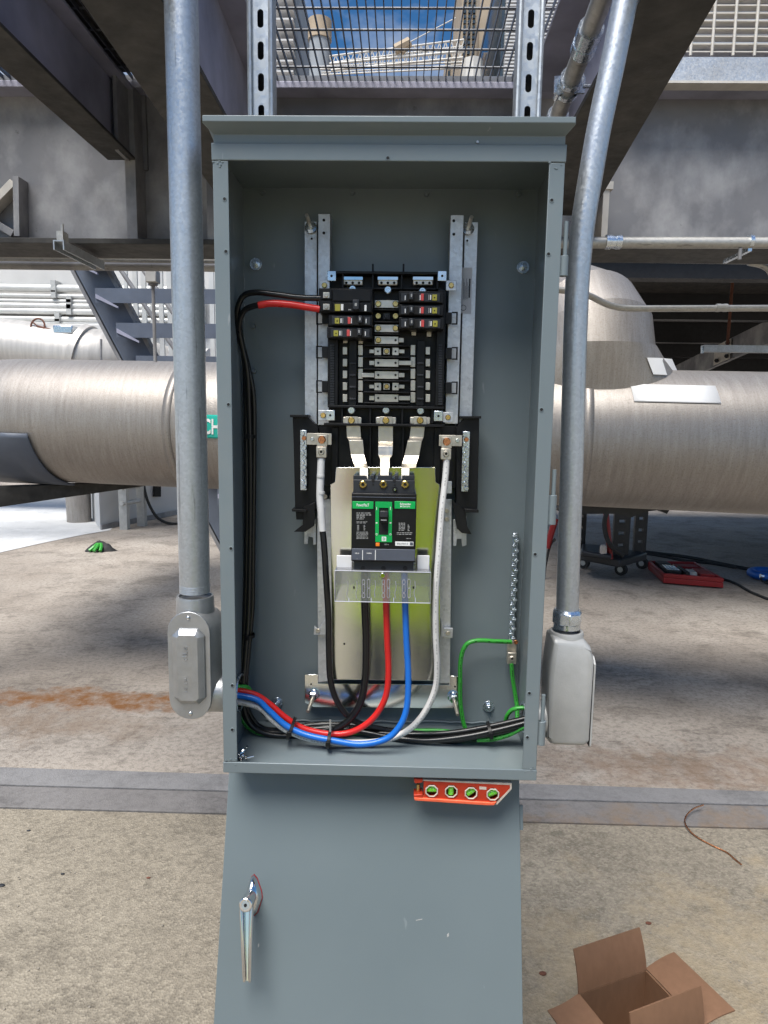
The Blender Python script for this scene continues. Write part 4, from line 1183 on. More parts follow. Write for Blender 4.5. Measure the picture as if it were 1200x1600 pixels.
# centre bus connectors
def screw(px, py, y, r, mt, parent, nm='screw', slot=True, hd=.0028):
    p = P(px, py, y)
    m_ = MB()
    n_ = 16
    m_.loft([[Vector((p.x + rr * math.cos(2 * math.pi * i / n_), yy, p.z + rr * math.sin(2 * math.pi * i / n_))) for i in range(n_)] for rr, yy in ((r, y), (r, y - hd * .6), (r * .8, y - hd), (r * .45, y - hd), (r * .40, y - hd * .45))])
    return m_.build(nm, MT[mt], parent, ang=30)
for py, l, r_, kind in ((475, 586, 622, 'a'), (494, 586, 622, 'b'), (513, 586, 622, 'a'), (531.5, 586, 631, 'c'), (549, 577, 632, 'd'), (567, 577, 643, 'e'), (586, 565, 632, 'e'), (604, 577, 632, 'd'), (622, 577, 641, 'e')):
    y = YC + .004
    if kind == 'd':
        bc = tinbox(585, py - 6, 595.5, py + 6, y, .0035, 'bus_connector'); tinbox(613, py - 6, 623, py + 6, y, .0035, 'connector_ear', bc)
        tinbox(599, py - 5, 609, py + 5, y + .002, .004, 'terminal', bc); screw(604, py, y + .002, .0042, 'brass', bc)
        tinbox(577, py - 3, 584.5, py + 3, y + .001, .002, 'connector_tab', bc); tinbox(623.5, py - 3, 632, py + 3, y + .001, .002, 'connector_tab', bc)
        for px in (590.5, 618): dot(px, py, y - .0002, .0016, bc)
    elif kind == 'b':
        bc = tinbox(599, py - 5, 609, py + 5, y, .004, 'bus_connector', None, .0004, 'bplas2')
        for px in (591, 618): screw(px, py, y, .0052, 'brass', bc)
        screw(604, py, y, .0036, 'bplas2', bc)
    else:
        bc = tinbox(585.5, py - 6, 622.5, py + 6, y, .0035, 'bus_connector')
        if l < 584: tinbox(l, py - 3.5, 585, py + 3.5, y + .001, .002, 'connector_tab', bc)
        if r_ > 624: tinbox(623, py - 3.5, r_, py + 3.5, y + .001, .002, 'connector_tab', bc)
        for px, side in ((591, 0), (618, 1)):
            if kind == 'a' or (kind == 'c' and side == 0): screw(px, py, y, .0050, 'brass', bc)
            else: dot(px, py, y - .0002, .0019, bc)
# terminals above and below
for px in (551, 606, 661):
    lg = tinbox(px - 16, 432, px + 16, 446, YC + .004, .005, 'main_lug', None, .002)
    for dx in (-10, 0, 10): dot(px + dx, 442, YC + .0038, .0022, lg)
    tinbox(px - 16, 432, px + 16, 437.5, YC + .0015, .0024, 'lug_lip', lg, .0004, 'chrome')
for px, py in ((551, 452), (606, 453), (660, 455), (549, 641), (603, 641), (657, 642)): screw(px, py, YC - .001, .0062, 'zinc', pa_, 'terminal_screw', hd=.003)
for px in (549, 603, 656.5):
    sl_ = tinbox(px - 16, 651.5, px + 16, 663, YC + .002, .003, 'bus_slot_plate', None, .002)
    tinbox(px - 10, 651, px + 10, 663.5, YC - .0005, .0022, 'bus_tab', sl_)
    screw(px, 657, YC - .0005, .0058, 'brass', sl_)
# zinc corner tabs
for tx, ty, sx_, sy_ in ((518, 431, 507, 446), (691, 431, 705, 446), (516, 649, 505, 649), (685, 650, 700, 652)):
    t_ = cb_(tx - 7, ty - 8, tx + 7, ty + 8, YC - .008, .002, 'corner_tab', 'zinc', pa_, .0008); dot(tx, ty, YC - .0082, .0020, t_)
    t2 = cb_(sx_ - 8, sy_ - 8, sx_ + 8, sy_ + 8, YC - .003, .002, 'corner_tab', 'galv', pa_); screw(sx_, sy_, YC - .003, .0046, 'brass', t2)
# plastic clips at the sides
for px, pys in ((505, (497, 550, 604)), (704, (497, 552, 606))):
    for py in pys:
        s_ = -1 if px < 600 else 1
        y = YC + .002
        cl_ = cb_(px - 5 + (3 if s_ < 0 else -3), py - 9, px + 7 + (3 if s_ < 0 else -5), py + 9, y + .004, .006, 'clip', 'bplas', pa_)
        a = px + s_ * 6
        for q in ((a - 4, py - 10, a + 4, py - 8), (a - 4, py + 8, a + 4, py + 10), (a + s_ * 4 - 1.2, py - 10, a + s_ * 4 + 1.2, py + 10)):
            cb_(*q, y + .001, .004, 'clip_loop', 'bplas', cl_, .0003)

# ------------------------------------------------------------------ small breakers
def breaker(label, px0, py0, px1, py1, left, two=False):
    y = .088
    o = thing('circuit_breaker', label, 'circuit breaker', P((px0 + px1) / 2, py1, y + .03), 'small circuit breakers')
    cb_(px0, py0 + .6, px1, py1 - .6, y + .006, .040, 'body', 'bplas', o, .0012)
    m_ = lambda f: px0 + (px1 - px0) * f if left else px1 - (px1 - px0) * f
    def fb(f0, f1, g0, g1, yy, dd, nm, mt, par=o, bev=.0005):
        a, b_ = sorted((m_(f0), m_(f1)))
        h_ = py1 - py0
        return cb_(a, py0 + h_ * g0, b_, py0 + h_ * g1, yy, dd, nm, mt, par, bev)
    if two:
        fb(.26, .97, .06, .52, y + .003, .006, 'raised_face', 'bplas', o)
        lo, hi = .62, .95
        fb(.27, .97, lo - .02, hi, y + .001, .007, 'face', 'bplas', o)
        for g in ((.05, .45), (.52, .92)):
            lug = fb(.03, .24, g[0], g[1], y + .002, .01, 'terminal_block', 'bplas', o)
            cx = m_(.14); cy = py0 + (py1 - py0) * (sum(g) / 2 + .03)
            cb_(cx - 5, cy - 4.5, cx + 5, cy + 4.5, y + .0005, .003, 'terminal_plate', 'tin', lug, .0003); screw(cx, cy, y + .0005, .0036, 'tin', lug)
        fb(.30, .40, lo + .02, hi - .03, y - .0002, .003, 'test_dot', 'yellow'); fb(.41, .46, lo + .02, hi - .05, y - .0002, .003, 'rating_mark', 'white')
        tg = fb(.63, .75, .45, .86, y - .008, .012, 'toggle', 'bplas2', o, .0012); fb(.67, .71, .60, .72, y - .0084, .001, 'toggle_mark', 'faint', tg, 0)
        fb(.85, .89, lo + .06, hi - .02, y - .0002, .003, 'rating_mark', 'white'); fb(.55, .60, hi - .1, hi - .06, y - .0001, .002, 'print', 'faint', o, 0)
    else:
        fb(.08, .95, .18, .86, y + .001, .007, 'face', 'bplas2', o)
        td = fb(.145, .25, .30, .78, y - .0006, .003, 'test_dot', 'yellow'); fb(.185, .215, .5, .6, y - .0009, .001, 'dot_hole', 'dark', td, 0)
        fb(.275, .30, .34, .72, y - .0004, .003, 'rating_mark', 'white', o, .0002); fb(.32, .335, .32, .74, y - .0004, .003, 'rating_mark', 'faint', o, 0)
        fb(.44, .505, .24, .78, y - .002, .004, 'trip_flag', 'redp'); fb(.512, .53, .34, .74, y - .0004, .003, 'white_stripe', 'white', o, 0)
        fb(.56, .82, .2, .84, y + .0005, .004, 'slot', 'dark', o, 0)
        tg = fb(.67, .77, .12, .70, y - .007, .010, 'toggle', 'bplas2', o, .001); fb(.70, .73, .26, .5, y - .0074, .001, 'toggle_mark', 'faint', tg, 0)
        fb(.845, .865, .38, .74, y - .0002, .003, 'rating_mark', 'white', o, .0002)
    return o
breaker('two pole black breaker wired with black and red taped cables', 498, 450, 582, 489, True, True)
breaker('black single pole breaker directly under the two pole breaker', 513, 491, 582, 510, True)
breaker('lowest single pole breaker in the left column', 511, 510.5, 581, 529.5, True)
breaker('topmost single pole breaker in the right column', 623, 454, 693, 474, False)
breaker('middle single pole breaker in the right column', 623, 475, 693, 494, False)
breaker('lowest single pole breaker in the right column', 623, 495, 694, 515, False)

# ------------------------------------------------------------------ lower shroud, neutral bars, straps
YS_ = .128
sh = cb_(472, 664, 736, 760, YS_ + .012, .006, 'shroud', 'bplas', pa_)
cb_(518, 668, 528, 760, YS_ + .006, .006, 'shroud_rib', 'bplas', sh); cb_(678, 668, 688, 760, YS_ + .006, .006, 'shroud_rib', 'bplas', sh)
for px in (577, 628): cb_(px, 666, px + 3, 735, YS_ - .002, .014, 'shroud_rib', 'bplas', sh)
def xzpoly(pts, y, d, nm, mt, parent, bev=.0006):
    return MB().prism([P(a, b_, y) for a, b_ in pts], (0, d, 0)).build(nm, MT[mt], parent, bevel=bev)
lw_ = xzpoly([(457, 649), (480, 650), (497, 668), (497, 790), (487, 812), (463, 812), (461, 790), (459, 700)], YS_ + .001, .030, 'shroud_wing', 'bplas', pa_)
xzpoly([(453, 648), (481, 648), (481, 652), (453, 652)], YS_ - .012, .040, 'wing_lip', 'bplas', lw_)
xzpoly([(456, 795), (479, 797), (479, 801), (456, 799)], YS_ - .012, .030, 'wing_foot', 'bplas', lw_)
xzpoly([(474, 792), (492, 785), (490, 822), (477, 831), (459, 831), (473, 820)], YS_ - .006, .010, 'wing_flap', 'bplas', lw_)
rw_ = xzpoly([(713, 668), (727, 651), (749, 651), (748, 700), (746, 796), (727, 800), (713, 790)], YS_ + .001, .030, 'shroud_wing', 'bplas', pa_)
xzpoly([(720, 650), (752, 650), (752, 654), (720, 654)], YS_ - .012, .040, 'wing_lip', 'bplas', rw_)
xzpoly([(726, 795), (748, 797), (748, 801), (726, 801)], YS_ - .012, .030, 'wing_foot', 'bplas', rw_)
xzpoly([(707, 782), (727, 798), (730, 822), (737, 835), (722, 833), (714, 826)], YS_ - .006, .010, 'wing_flap', 'bplas', rw_)
def neutral(xb0, xb1, yb0, yb1, xp0, xp1, yp0, yp1, lx, mirror):
    nb = cb_(xb0, yb0, xb1, yb1, .116, .010, 'neutral_bar', 'zinc', pa_)
    for i in range(12):
        py = yb0 + 5 + i * (yb1 - yb0 - 10) / 11
        screw((xb0 + xb1) / 2 + (1.2 if i % 2 else -1.2), py, .116, .0040, 'copper' if i == 1 else 'zinc', nb, hd=.004)
    cp_ = tinbox(xp0, yp0, xp1, yp1, .112, .004, 'neutral_link', nb)
    screw((xb0 + xb1) / 2 + (14 if not mirror else -13), (yp0 + yp1) / 2, .112, .0034, 'zinc', cp_)
    lu = tinbox(lx - 8, yp0 + 3, lx + 8, yp0 + 20, .107, .004, 'neutral_lug', nb)
    screw(lx, yp0 + 10, .107, .0066, 'copper', lu, hd=.004)
    blk = tinbox(lx - 9, yp0 + 21, lx + 7, yp0 + 38, .096, .016, 'lug_block', nb, .0008)
    screw(lx - 1, yp0 + 29, .096, .0052, 'tin', blk); dot(lx - 1, yp0 + 29, .0948, .0022, blk)
    tinbox(lx - 6, yp0 + 38, lx + 4, yp0 + 41, .104, .010, 'lug_tail', nb, .0003, 'copper')
neutral(469, 479, 672, 766, 479, 518, 677, 695, 503, False)
neutral(722, 733, 674, 768, 686, 722, 680, 697, 698, True)
def strap(pts):
    """flat bus strap: list of (px left, px right, py, y)"""
    m_ = MB()
    rings = []
    for l, r_, py, y in pts:
        a, b_ = P(l, py, y), P(r_, py, y)
        rings.append([a, b_, b_ + Vector((0, .0032, -.0008)), a + Vector((0, .0032, -.0008))])
    m_.loft(rings)
    s_ = m_.build('bus_strap', MT['tin'], pa_, ang=20, bevel=.0004)
    l, r_, py, y = pts[3]
    return s_
strap([(541, 563, 665, YC + .003), (542, 564, 683, YC + .003), (545, 567, 688, YC - .012), (548, 569, 710, YC - .012), (552, 573, 724, YC - .02), (555, 575, 731, .085), (562, 575, 732, .085), (562, 575, 748, .078)])
strap([(591, 614, 665, YC + .003), (591, 614, 690, YC + .003), (591, 614, 697, YC - .010), (591, 613, 711, YC - .013), (594, 609, 717, YC - .02), (594, 609, 731, .086), (594, 608, 732, .085), (594, 607, 748, .078)])
strap([(642, 664, 665, YC + .003), (640, 662, 683, YC + .003), (637, 659, 689, YC - .012), (632, 655, 712, YC - .012), (628, 651, 724, YC - .02), (627, 650, 731, .085), (627, 640, 732, .085), (627, 639, 748, .078)])

# ------------------------------------------------------------------ bright mounting plate and brackets
YP = .128
pl = xzpoly([(525, 730), (680, 730), (681, 753), (687, 757), (688, 1064), (519, 1062), (516, 757), (523, 753)], YP - .012, .002, 'mounting_plate', 'plate', pa_, .0008)
x0, x1, z0, z1 = rect(519, 900, 522, 1060, YP - .012)
m_ = MB().prism([P(512, 780, YP + .02), P(517, 757, YP - .0115), P(519, 1062, YP - .0115), P(514, 1062, YP + .02)], (0, 0, 0.0006)).build('plate_return', MT['plate'], pl, smooth=False)
dot(538, 1006, YP - .0122, .0018, pl)
dot(675, 1012, YP - .0122, .0010, pl)
lk = xzpoly([(495, 780), (518, 780), (518, 1064), (497, 1066)], YP + .012, .003, 'side_bracket', 'galv', pa_)
rk = xzpoly([(687, 780), (706, 780), (703, 1068), (687, 1068)], YP + .012, .003, 'side_bracket', 'galv', pa_)
xzpoly([(497, 985), (509, 965), (511, 992), (490, 992), (491, 979)], YP + .002, .008, 'bracket_tab', 'galv', lk); xzpoly([(689, 968), (694, 982), (708, 982), (707, 997), (689, 995)], YP + .002, .008, 'bracket_tab', 'galv', rk)
screw(497, 985, YP + .002, .004, 'tin', lk); screw(700, 989, YP + .002, .004, 'tin', rk)
for px, py in ((698, 798), (698, 811), (508, 776)): screw(px, py, YP + .011, .0042, 'tin', rk)
xzpoly([(694, 752), (706, 752), (706, 771), (694, 771)], YS_ - .002, .003, 'bracket_ear', 'galv', rk)
for pts, nm in (([(476, 803), (494, 812), (494, 851), (489, 851), (489, 840), (482, 838), (481, 850), (475, 850)], 'l'), ([(708, 812), (729, 806), (729, 852), (722, 854), (721, 842), (714, 842), (713, 853), (708, 853)], 'r')):
    xzpoly(pts, YP + .015, .003, 'fork_tab', 'galv', pa_)
lf = xzpoly([(476, 1054), (497, 1054), (497, 1068), (702, 1070), (702, 1056), (718, 1057), (717, 1107), (490, 1105), (476, 1098)], YP + .030, .003, 'foot_bracket', 'plate', pa_)
dot(486, 1069, YP + .0298, .0016, lf); dot(711, 1073, YP + .0298, .0016, lf)
stud(491, 1084, 481, 1112, YP + .029, YP - .012); stud(708, 1088, 715, 1117, YP + .029, YP - .012)

# ------------------------------------------------------------------ main breaker
YM = .062
mb_ = thing('main_breaker', 'black three pole main breaker with green face panels', 'circuit breaker', P(600, 890, YM + .02))
cb_(549, 771, 650, 878, YM, .056, 'body', 'bplas', mb_, .0018)
cb_(552, 750, 648, 771.5, YM + .006, .050, 'terminal_head', 'bplas2', mb_, .0012)
for a, b_ in ((552, 573), (579, 585), (590, 612), (617, 622), (628, 648)): cb_(a, 743, b_, 750, YM + .012, .04, 'terminal_barrier', 'bplas2', mb_, .0006)
cb_(549.5, 858, 648.5, 876, YM - .0022, .004, 'trip_unit_band', 'band', mb_, .0008)
cb_(553, 877, 646, 891, YM + .008, .045, 'lower_terminals', 'bplas2', mb_, .001)
for px in (567, 599, 633):
    c_ = screw(px, 757, YM + .0058, .0064, 'brass', mb_, 'terminal_screw')
    dot(px, 757, YM + .0045, .0024, c_)
    dot(px, 888, YM + .0078, .004, mb_)
for px, py, r in ((583, 751, .0026), (616, 751, .0026), (583, 757, .0016), (617, 757, .0016)): dot(px, py, YM + .0058, r, mb_)
cov = MB().cyl((P(617, 765, YM).x, YM + .003, P(617, 765, YM).z), (P(617, 765, YM).x, YM + .008, P(617, 765, YM).z), .0042, n=16).build('cover_screw', MT['bplas'], mb_)
screw(617, 765, YM + .003, .0022, 'zinc', cov)
cb_(549.5, 776.5, 649.5, 777.6, YM - .0004, .002, 'trim_line', 'band', mb_, 0)
gp_ = lambda a, b_, c, d, nm='green_panel': cb_(a, b_, c, d, YM - .0012, .003, nm, 'green', mb_, .0004)
g1 = gp_(550.5, 783.5, 583.5, 795); g3 = gp_(616.5, 783.5, 649, 795)
g2_ = MB()
for q in ((586.5, 784, 612.5, 793.5), (586.5, 793.5, 592, 836), (607, 793.5, 612.5, 836), (586.5, 836, 612.5, 847)):
    x0, x1, z0, z1 = rect(*q, YM - .0016)
    g2_.box(x0, x1, YM - .0016, YM + .002, z0, z1)
g2_ = g2_.build('green_surround', MT['green'], mb_, smooth=False)
cb_(592, 793.5, 607, 836, YM - .0003, .001, 'handle_slot', 'dark', mb_, 0)
hn = cb_(593.5, 798, 606, 817, YM - .012, .013, 'toggle_handle', 'bplas', mb_, .0016)
cb_(593.5, 799, 606, 808, YM - .0135, .002, 'handle_ridge', 'bplas2', hn, .0006)
cb_(595, 812, 604, 813.4, YM - .0124, .001, 'handle_mark', 'faint', hn, 0)
for px in (588.5, 610): cb_(px - 1.3, 816, px + 1.3, 818, YM - .0019, .001, 'position_mark', 'white', g2_, 0); MB().tube([Vector((P(px, 835, YM - .002).x + .0014 * math.cos(i * math.pi / 6), YM - .0018, P(px, 835, YM - .002).z + .0014 * math.sin(i * math.pi / 6))) for i in range(13)], .0003, 4, 0).build('position_mark', MT['white'], g2_)
for px in (588.5, 610): cb_(px - .4, 792, px + .4, 797, YM - .0019, .001, 'position_mark', 'white', g2_, 0)
# square mark on the green surround: white square, green D
sq_ = cb_(596.5, 838.5, 603.5, 845.5, YM - .0019, .0006, 'maker_emblem', 'white', g2_, 0)
text('emblem_letter', 'D', P(600, 842, YM - .0022), .0042, MT['green'], g2_, bold=.01)
text('lettering', 'PowerPacT', P(567, 789, YM - .0015), .0050, MT['white'], g1, width=.0205, bold=.012)
text('lettering', 'Schneider', P(633.5, 787.5, YM - .0015), .0040, MT['white'], g3, width=.0180, bold=.015)
text('lettering', 'Electric', P(635, 791.3, YM - .0015), .0026, MT['white'], g3, width=.0125, bold=.01)
MB().cyl((P(626.5, 791.3, YM).x, YM - .0016, P(626.5, 791.3, YM).z), (P(626.5, 791.3, YM).x, YM - .0012, P(626.5, 791.3, YM).z), .0012, n=12).build('logo_mark', MT['white'], g3)
cb_(587, 848, 593, 853.5, YM - .0015, .003, 'test_button', 'orange', mb_, .0004)
text('lettering', '100 A', P(604, 850.5, YM - .0006), .0024, MT['faint'], mb_, width=.0075, bold=.01)
sq2 = cb_(617.5, 846.5, 646, 853, YM - .0008, .001, 'nameplate', 'white', mb_, .0002)
text('lettering', 'SQUARE D', P(629, 849.8, YM - .001), .0032, MT['band'], sq2, width=.0185, bold=.01)
cb_(640.5, 847.3, 645.3, 852.2, YM - .0010, .0005, 'nameplate_mark', 'band', sq2, 0)
text('lettering', '100 A', P(558, 864.5, YM - .0025), .0024, MT['white'], mb_, width=.0070, bold=.012)
text('lettering', '1000A', P(577, 864.5, YM - .0025), .0024, MT['white'], mb_, width=.0080, bold=.012)
text('lettering', 'In', P(558, 872.5, YM - .0025), .0019, MT['faint'], mb_)
text('lettering', 'Ii', P(577, 872.5, YM - .0025), .0019, MT['faint'], mb_)
for px in (566.5, 586.5): cb_(px - .5, 859.5, px + .5, 875, YM - .0025, .001, 'band_divider', 'white', mb_, 0)
m_ = MB()
rnd = random.Random(3)
def lines(px0, px1, py0, rows, pit):
    for i in range(rows):
        x = px0
        while x < px1 - 1:
            w__ = rnd.uniform(1.2, 5)
            x0, x1, z0, z1 = rect(x, py0 + i * pit, min(px1, x + w__), py0 + i * pit + pit * .42, YM - .0004)
            m_.box(x0, x1, YM - .0004, YM - .0001, z0, z1)
            x += w__ + rnd.uniform(.5, 1.6)
lines(557, 580, 801, 2, 3); lines(557, 570, 806, 3, 2.2); lines(557, 574, 815, 2, 1.8); lines(558, 561, 820.5, 5, 1.8); lines(568, 571, 820.5, 5, 1.8); lines(557, 575, 831, 6, 2); lines(623, 633, 817, 6, 2.2); lines(637, 640, 820, 5, 2.2); lines(620, 644, 832, 2, 2.4); lines(635, 642, 841, 1, 2)
lines(625, 629, 869, 2, 2.2)
m_.build('fine_print', MT['faint'], mb_, smooth=False)
# clear terminal shield
YV = YM - .006
tcv = thing('terminal_shield', 'clear plastic terminal shield below the main breaker', 'terminal cover', P(598, 940, YV))
x0, x1, z0, z1 = rect(523, 893, 673, 941, YV)
MB().box(x0, x1, YV, YV + .0012, z0, z1).build('front_sheet', MT['clear'], tcv)
m_ = MB(); m_.box(x0, x0 + .0012, YV + .0013, YP - .0125, z0, z1); m_.box(x1 - .0012, x1, YV + .0013, YP - .0125, z0, z1); m_.build('end_sheet', MT['clear'], tcv)
box(x0 + .0013, x1 - .0013, YV + .0013, YP - .014, z1 - .0012, z1).build('top_sheet', MT['clear'], tcv)
edge_m = MB()
edge_m.tube([(x0, YV, z1), (x1, YV, z1), (x1, YV, z0), (x0, YV, z0), (x0, YV, z1)], .0007, 6, 0)
for px in (545, 580, 615, 649): q = rect(px - .6, 934, px + .6, 941, YV - .0004); edge_m.box(q[0], q[1], YV - .0004, YV - .0001, q[2], q[3])
edge_m.build('moulded_edge', M('moulded edge', (.55, .56, .62), .25), tcv)
for q in ((526, 868, 550, 892), (652, 868, 671, 892)):
    cb_(*q, YV + .028, .004, 'side_ear', 'label', tcv, .001)
slots = MB(); ol = MB()
for cx in (572, 603, 635):
    for dx, segs in ((-4, ((908, 911), (915, 924), (929, 932))), (4, ((907, 917), (921, 932)))):
        for a, b_ in segs:
            x_, zt_, zb_ = P(cx + dx, (a + b_) / 2, YV).x, P(cx, a, YV).z, P(cx, b_, YV).z
            pts = [Vector((x_ + .0022 * math.cos(t), YV - .0002, (zt_ if math.sin(t) > 0 else zb_) + .0022 * math.sin(t))) for t in [math.pi * (i + .5) / 6 for i in range(12)]]
            ol.tube(pts + [pts[0]], .00042, 4, 0)
for px in (543, 557, 586, 618, 648):
    a = 906 + random.uniform(0, 3)
    ol.tube([P(px, a, YV - .0002), P(px + 1, a + 10, YV - .0002), P(px - 1, a + 18, YV - .0002), P(px, a + 27, YV - .0002)], .0005, 4, 3)
ol.build('slot_outline', M('slot edge', (.42, .42, .44), .3), tcv)
p = P(598, 899, YV)
MB().cyl((p.x, YV - .002, p.z), (p.x, YV - .0001, p.z), .0042, n=18).build('shield_screw', MT['chrome'], tcv, bevel=.0006)
for px in (553, 646): q = P(px, 918, YV); MB().box(q.x - .0014, q.x + .0014, YV - .0005, YV - .0001, q.z - .002, q.z + .002).build('slot_hole', MT['dark'], tcv)

# ================================================================== CABLES
def cable(name, label, pts, r, mat, group=None, n=14, prn=None):
    """pts: (px, py, y)"""
    o = MB().tube([P(a, b_, c) for a, b_, c in pts], r, n, 8).build(name, MT[mat], ang=60)
    tag(o, label, 'cable', group)
    if prn or mat == 'wire green':
        # printed legend along the insulation, on the side that faces outwards
        sp = crom([P(a, b_, c) for a, b_, c in pts], 40)
        rnd_ = random.Random(len(sp)); m_ = MB(); i = 5
        while i < len(sp) - 6:
            t = (sp[i + 1] - sp[i - 1]).normalized()
            f_ = Vector((0, -1, 0)) - t * Vector((0, -1, 0)).dot(t); f_.normalize()
            s_ = t.cross(f_)
            L_ = rnd_.uniform(.0008, .0022); h_ = r * .16
            c_ = sp[i] + f_ * (r + .00012)
            if rnd_.random() < .72:
                m_.add([c_ - t * L_ - s_ * h_, c_ + t * L_ - s_ * h_, c_ + t * L_ + s_ * h_, c_ - t * L_ + s_ * h_], [(0, 1, 2, 3)])
            d_ = 0
            while i < len(sp) - 6 and d_ < .0045: d_ += (sp[i + 1] - sp[i]).length; i += 1
        m_.build('printed_legend', prn or MT['bplas'], o, smooth=False, kind='stuff')
    return o
RW = .0054
cable('phase_cable', 'thick black cable from the main breaker curving into the left bundle', [(570, 893, .085), (570, 942, .085), (572, 1000, .090), (571, 1055, .095), (564, 1095, .100), (548, 1122, .105), (524, 1140, .108), (495, 1148, .112), (455, 1140, .120), (420, 1118, .125), (395, 1096, .125), (350, 1086, .112)], RW + .0012, 'wire black', 'phase cables')
cable('phase_cable', 'red cable from the main breaker curving left along the enclosure floor', [(603, 893, .080), (603, 942, .080), (605, 1000, .083), (607, 1055, .086), (601, 1093, .088), (581, 1124, .090), (551, 1143, .092), (516, 1147, .094), (474, 1138, .096), (446, 1121, .098), (420, 1099, .100), (395, 1084, .100), (350, 1076, .095)], RW, 'wire red', 'phase cables')
cable('phase_cable', 'blue cable from the main breaker looping along the enclosure floor', [(632, 893, .078), (633, 942, .078), (635, 1000, .074), (638, 1060, .070), (635, 1108, .066), (622, 1138, .062), (600, 1156, .060), (562, 1163, .060), (520, 1157, .064), (478, 1148, .070), (446, 1133, .076), (420, 1110, .082), (398, 1092, .086), (350, 1084, .085)], RW, 'wire blue', 'phase cables')
cable('neutral_cable', 'white cable hanging from the right neutral lug round to the left', [(698, 718, .102), (696, 745, .098), (690, 800, .084), (685, 870, .072), (681, 930, .068), (681, 990, .070), (683, 1040, .075), (680, 1076, .080), (664, 1112, .084), (640, 1139, .086), (610, 1154, .086), (575, 1160, .084), (530, 1160, .080), (490, 1156, .080), (450, 1142, .082), (425, 1124, .086), (402, 1104, .090), (350, 1092, .090)], RW, 'wire white', 'neutral cables', prn=MT['faint'])
nl = thing('neutral_cable', 'black cable with white taped top hanging from the left neutral lug', 'cable', P(503, 720, .1), 'neutral cables')
MB().tube([P(502, 716, .104), P(501, 745, .100), (P(500, 775, .096)), P(502, 800, .092), P(504, 830, .090)], .0064, 14, 8).build('white_tape', MT['tape'], nl, ang=60)
for py in (742, 768, 790, 806): 
    q = P(501 + (py - 742) * .02, py, .0985 - (py - 742) * .0001)
    MB().tube([q, q + Vector((0, 0, -.004))], .0067, 14, 0).build('tape_wrap', MT['tape'], nl)
MB().tube([P(a, b_, c) for a, b_, c in ((504, 826, .091), (507, 860, .088), (510, 910, .086), (513, 960, .087), (514, 1020, .090), (516, 1060, .094), (524, 1090, .100), (540, 1115, .108), (562, 1130, .118), (600, 1140, .128), (650, 1146, .130), (720, 1150, .12), (780, 1142, .11), (840, 1126, .098))], RW, 14, 8).build('black_insulation', MT['wire black'], nl, ang=60)
# branch circuit cables at upper left
cable('branch_cable', 'black cable from the two pole breaker bending down the left side', [(502, 466, .098), (470, 465, .098), (430, 460, .100), (400, 457, .102), (381, 462, .104), (372, 480, .108), (371, 505, .116), (378, 540, .125), (386, 580, .132), (389, 640, .138), (391, 720, .140), (391, 800, .140), (390, 880, .138), (388, 960, .132), (383, 1030, .122), (380, 1075, .115), (382, 1110, .115), (398, 1138, .115), (440, 1150, .115), (520, 1145, .122), (600, 1140, .132), (690, 1152, .120), (760, 1142, .105), (845, 1122, .092)], .0048, 'wire black', 'branch cables')
rb_ = thing('branch_cable', 'black cable with red taped end below the plain black one', 'cable', P(500, 482, .1), 'branch cables')
MB().tube([P(a, b_, c) for a, b_, c in ((408, 476, .099), (394, 479, .101), (381, 486, .105), (374, 505, .112), (375, 525, .122), (381, 555, .130), (384, 600, .138), (385, 680, .142), (386, 780, .142), (385, 880, .140), (383, 960, .135), (378, 1030, .125), (375, 1075, .118), (378, 1108, .12), (392, 1135, .122), (430, 1145, .125), (520, 1137, .132), (600, 1146, .125), (690, 1146, .110), (760, 1136, .100), (845, 1117, .088))], .0048, 14, 8).build('black_insulation', MT['wire black'], rb_, ang=60)
MB().tube([P(a, b_, c) for a, b_, c in ((404, 477, .0985), (425, 474, .098), (455, 476, .098), (480, 480, .098), (500, 483, .098))], .0056, 14, 8).build('red_tape', MT['rtape'], rb_, ang=60)
cable('branch_cable', 'third black cable in the bundle down the left side', [(374, 500, .125), (377, 530, .134), (388, 575, .140), (396, 620, .145), (397, 700, .148), (396, 800, .148), (395, 880, .146), (394, 950, .142), (388, 1020, .135), (384, 1075, .13), (390, 1115, .13), (420, 1140, .132), (500, 1132, .138), (580, 1136, .14), (680, 1158, .115), (750, 1150, .100), (845, 1130, .085)], .0046, 'wire black', 'branch cables')
cable('branch_cable', 'black cable lying lowest in the right floor bundle', [(470, 1146, .13), (540, 1140, .125), (600, 1150, .115), (660, 1157, .102), (720, 1152, .094), (780, 1140, .090), (850, 1122, .085)], .0050, 'wire black', 'branch cables')
# grounding
cable('ground_wire', 'green wire arching from the ground bar lug down to the floor', [(799, 1003, .150), (775, 1002, .146), (745, 1001, .142), (728, 1008, .140), (720, 1030, .140), (719, 1065, .142), (720, 1105, .145), (728, 1140, .142), (745, 1150, .135)], .0040, 'wire green', 'ground wires')
cable('ground_wire', 'green wire dropping straight from the ground lug', [(799, 1036, .152), (801, 1060, .154), (805, 1085, .155), (808, 1106, .150), (808, 1125, .14)], .0038, 'wire green', 'ground wires')
cable('ground_wire', 'green wire curling into the right conduit opening', [(848, 1106, .095), (822, 1106, .098), (803, 1108, .102), (793, 1117, .108), (788, 1132, .115), (775, 1150, .115), (730, 1148, .13), (690, 1142, .138), (640, 1142, .14), (560, 1145, .13), (520, 1149, .118)], .0038, 'wire green', 'ground wires')
cable('ground_wire', 'green wire sagging under the black bundle at right', [(845, 1128, .082), (815, 1138, .088), (795, 1148, .094), (770, 1155, .098), (745, 1156, .1)], .0042, 'wire green', 'ground wires')
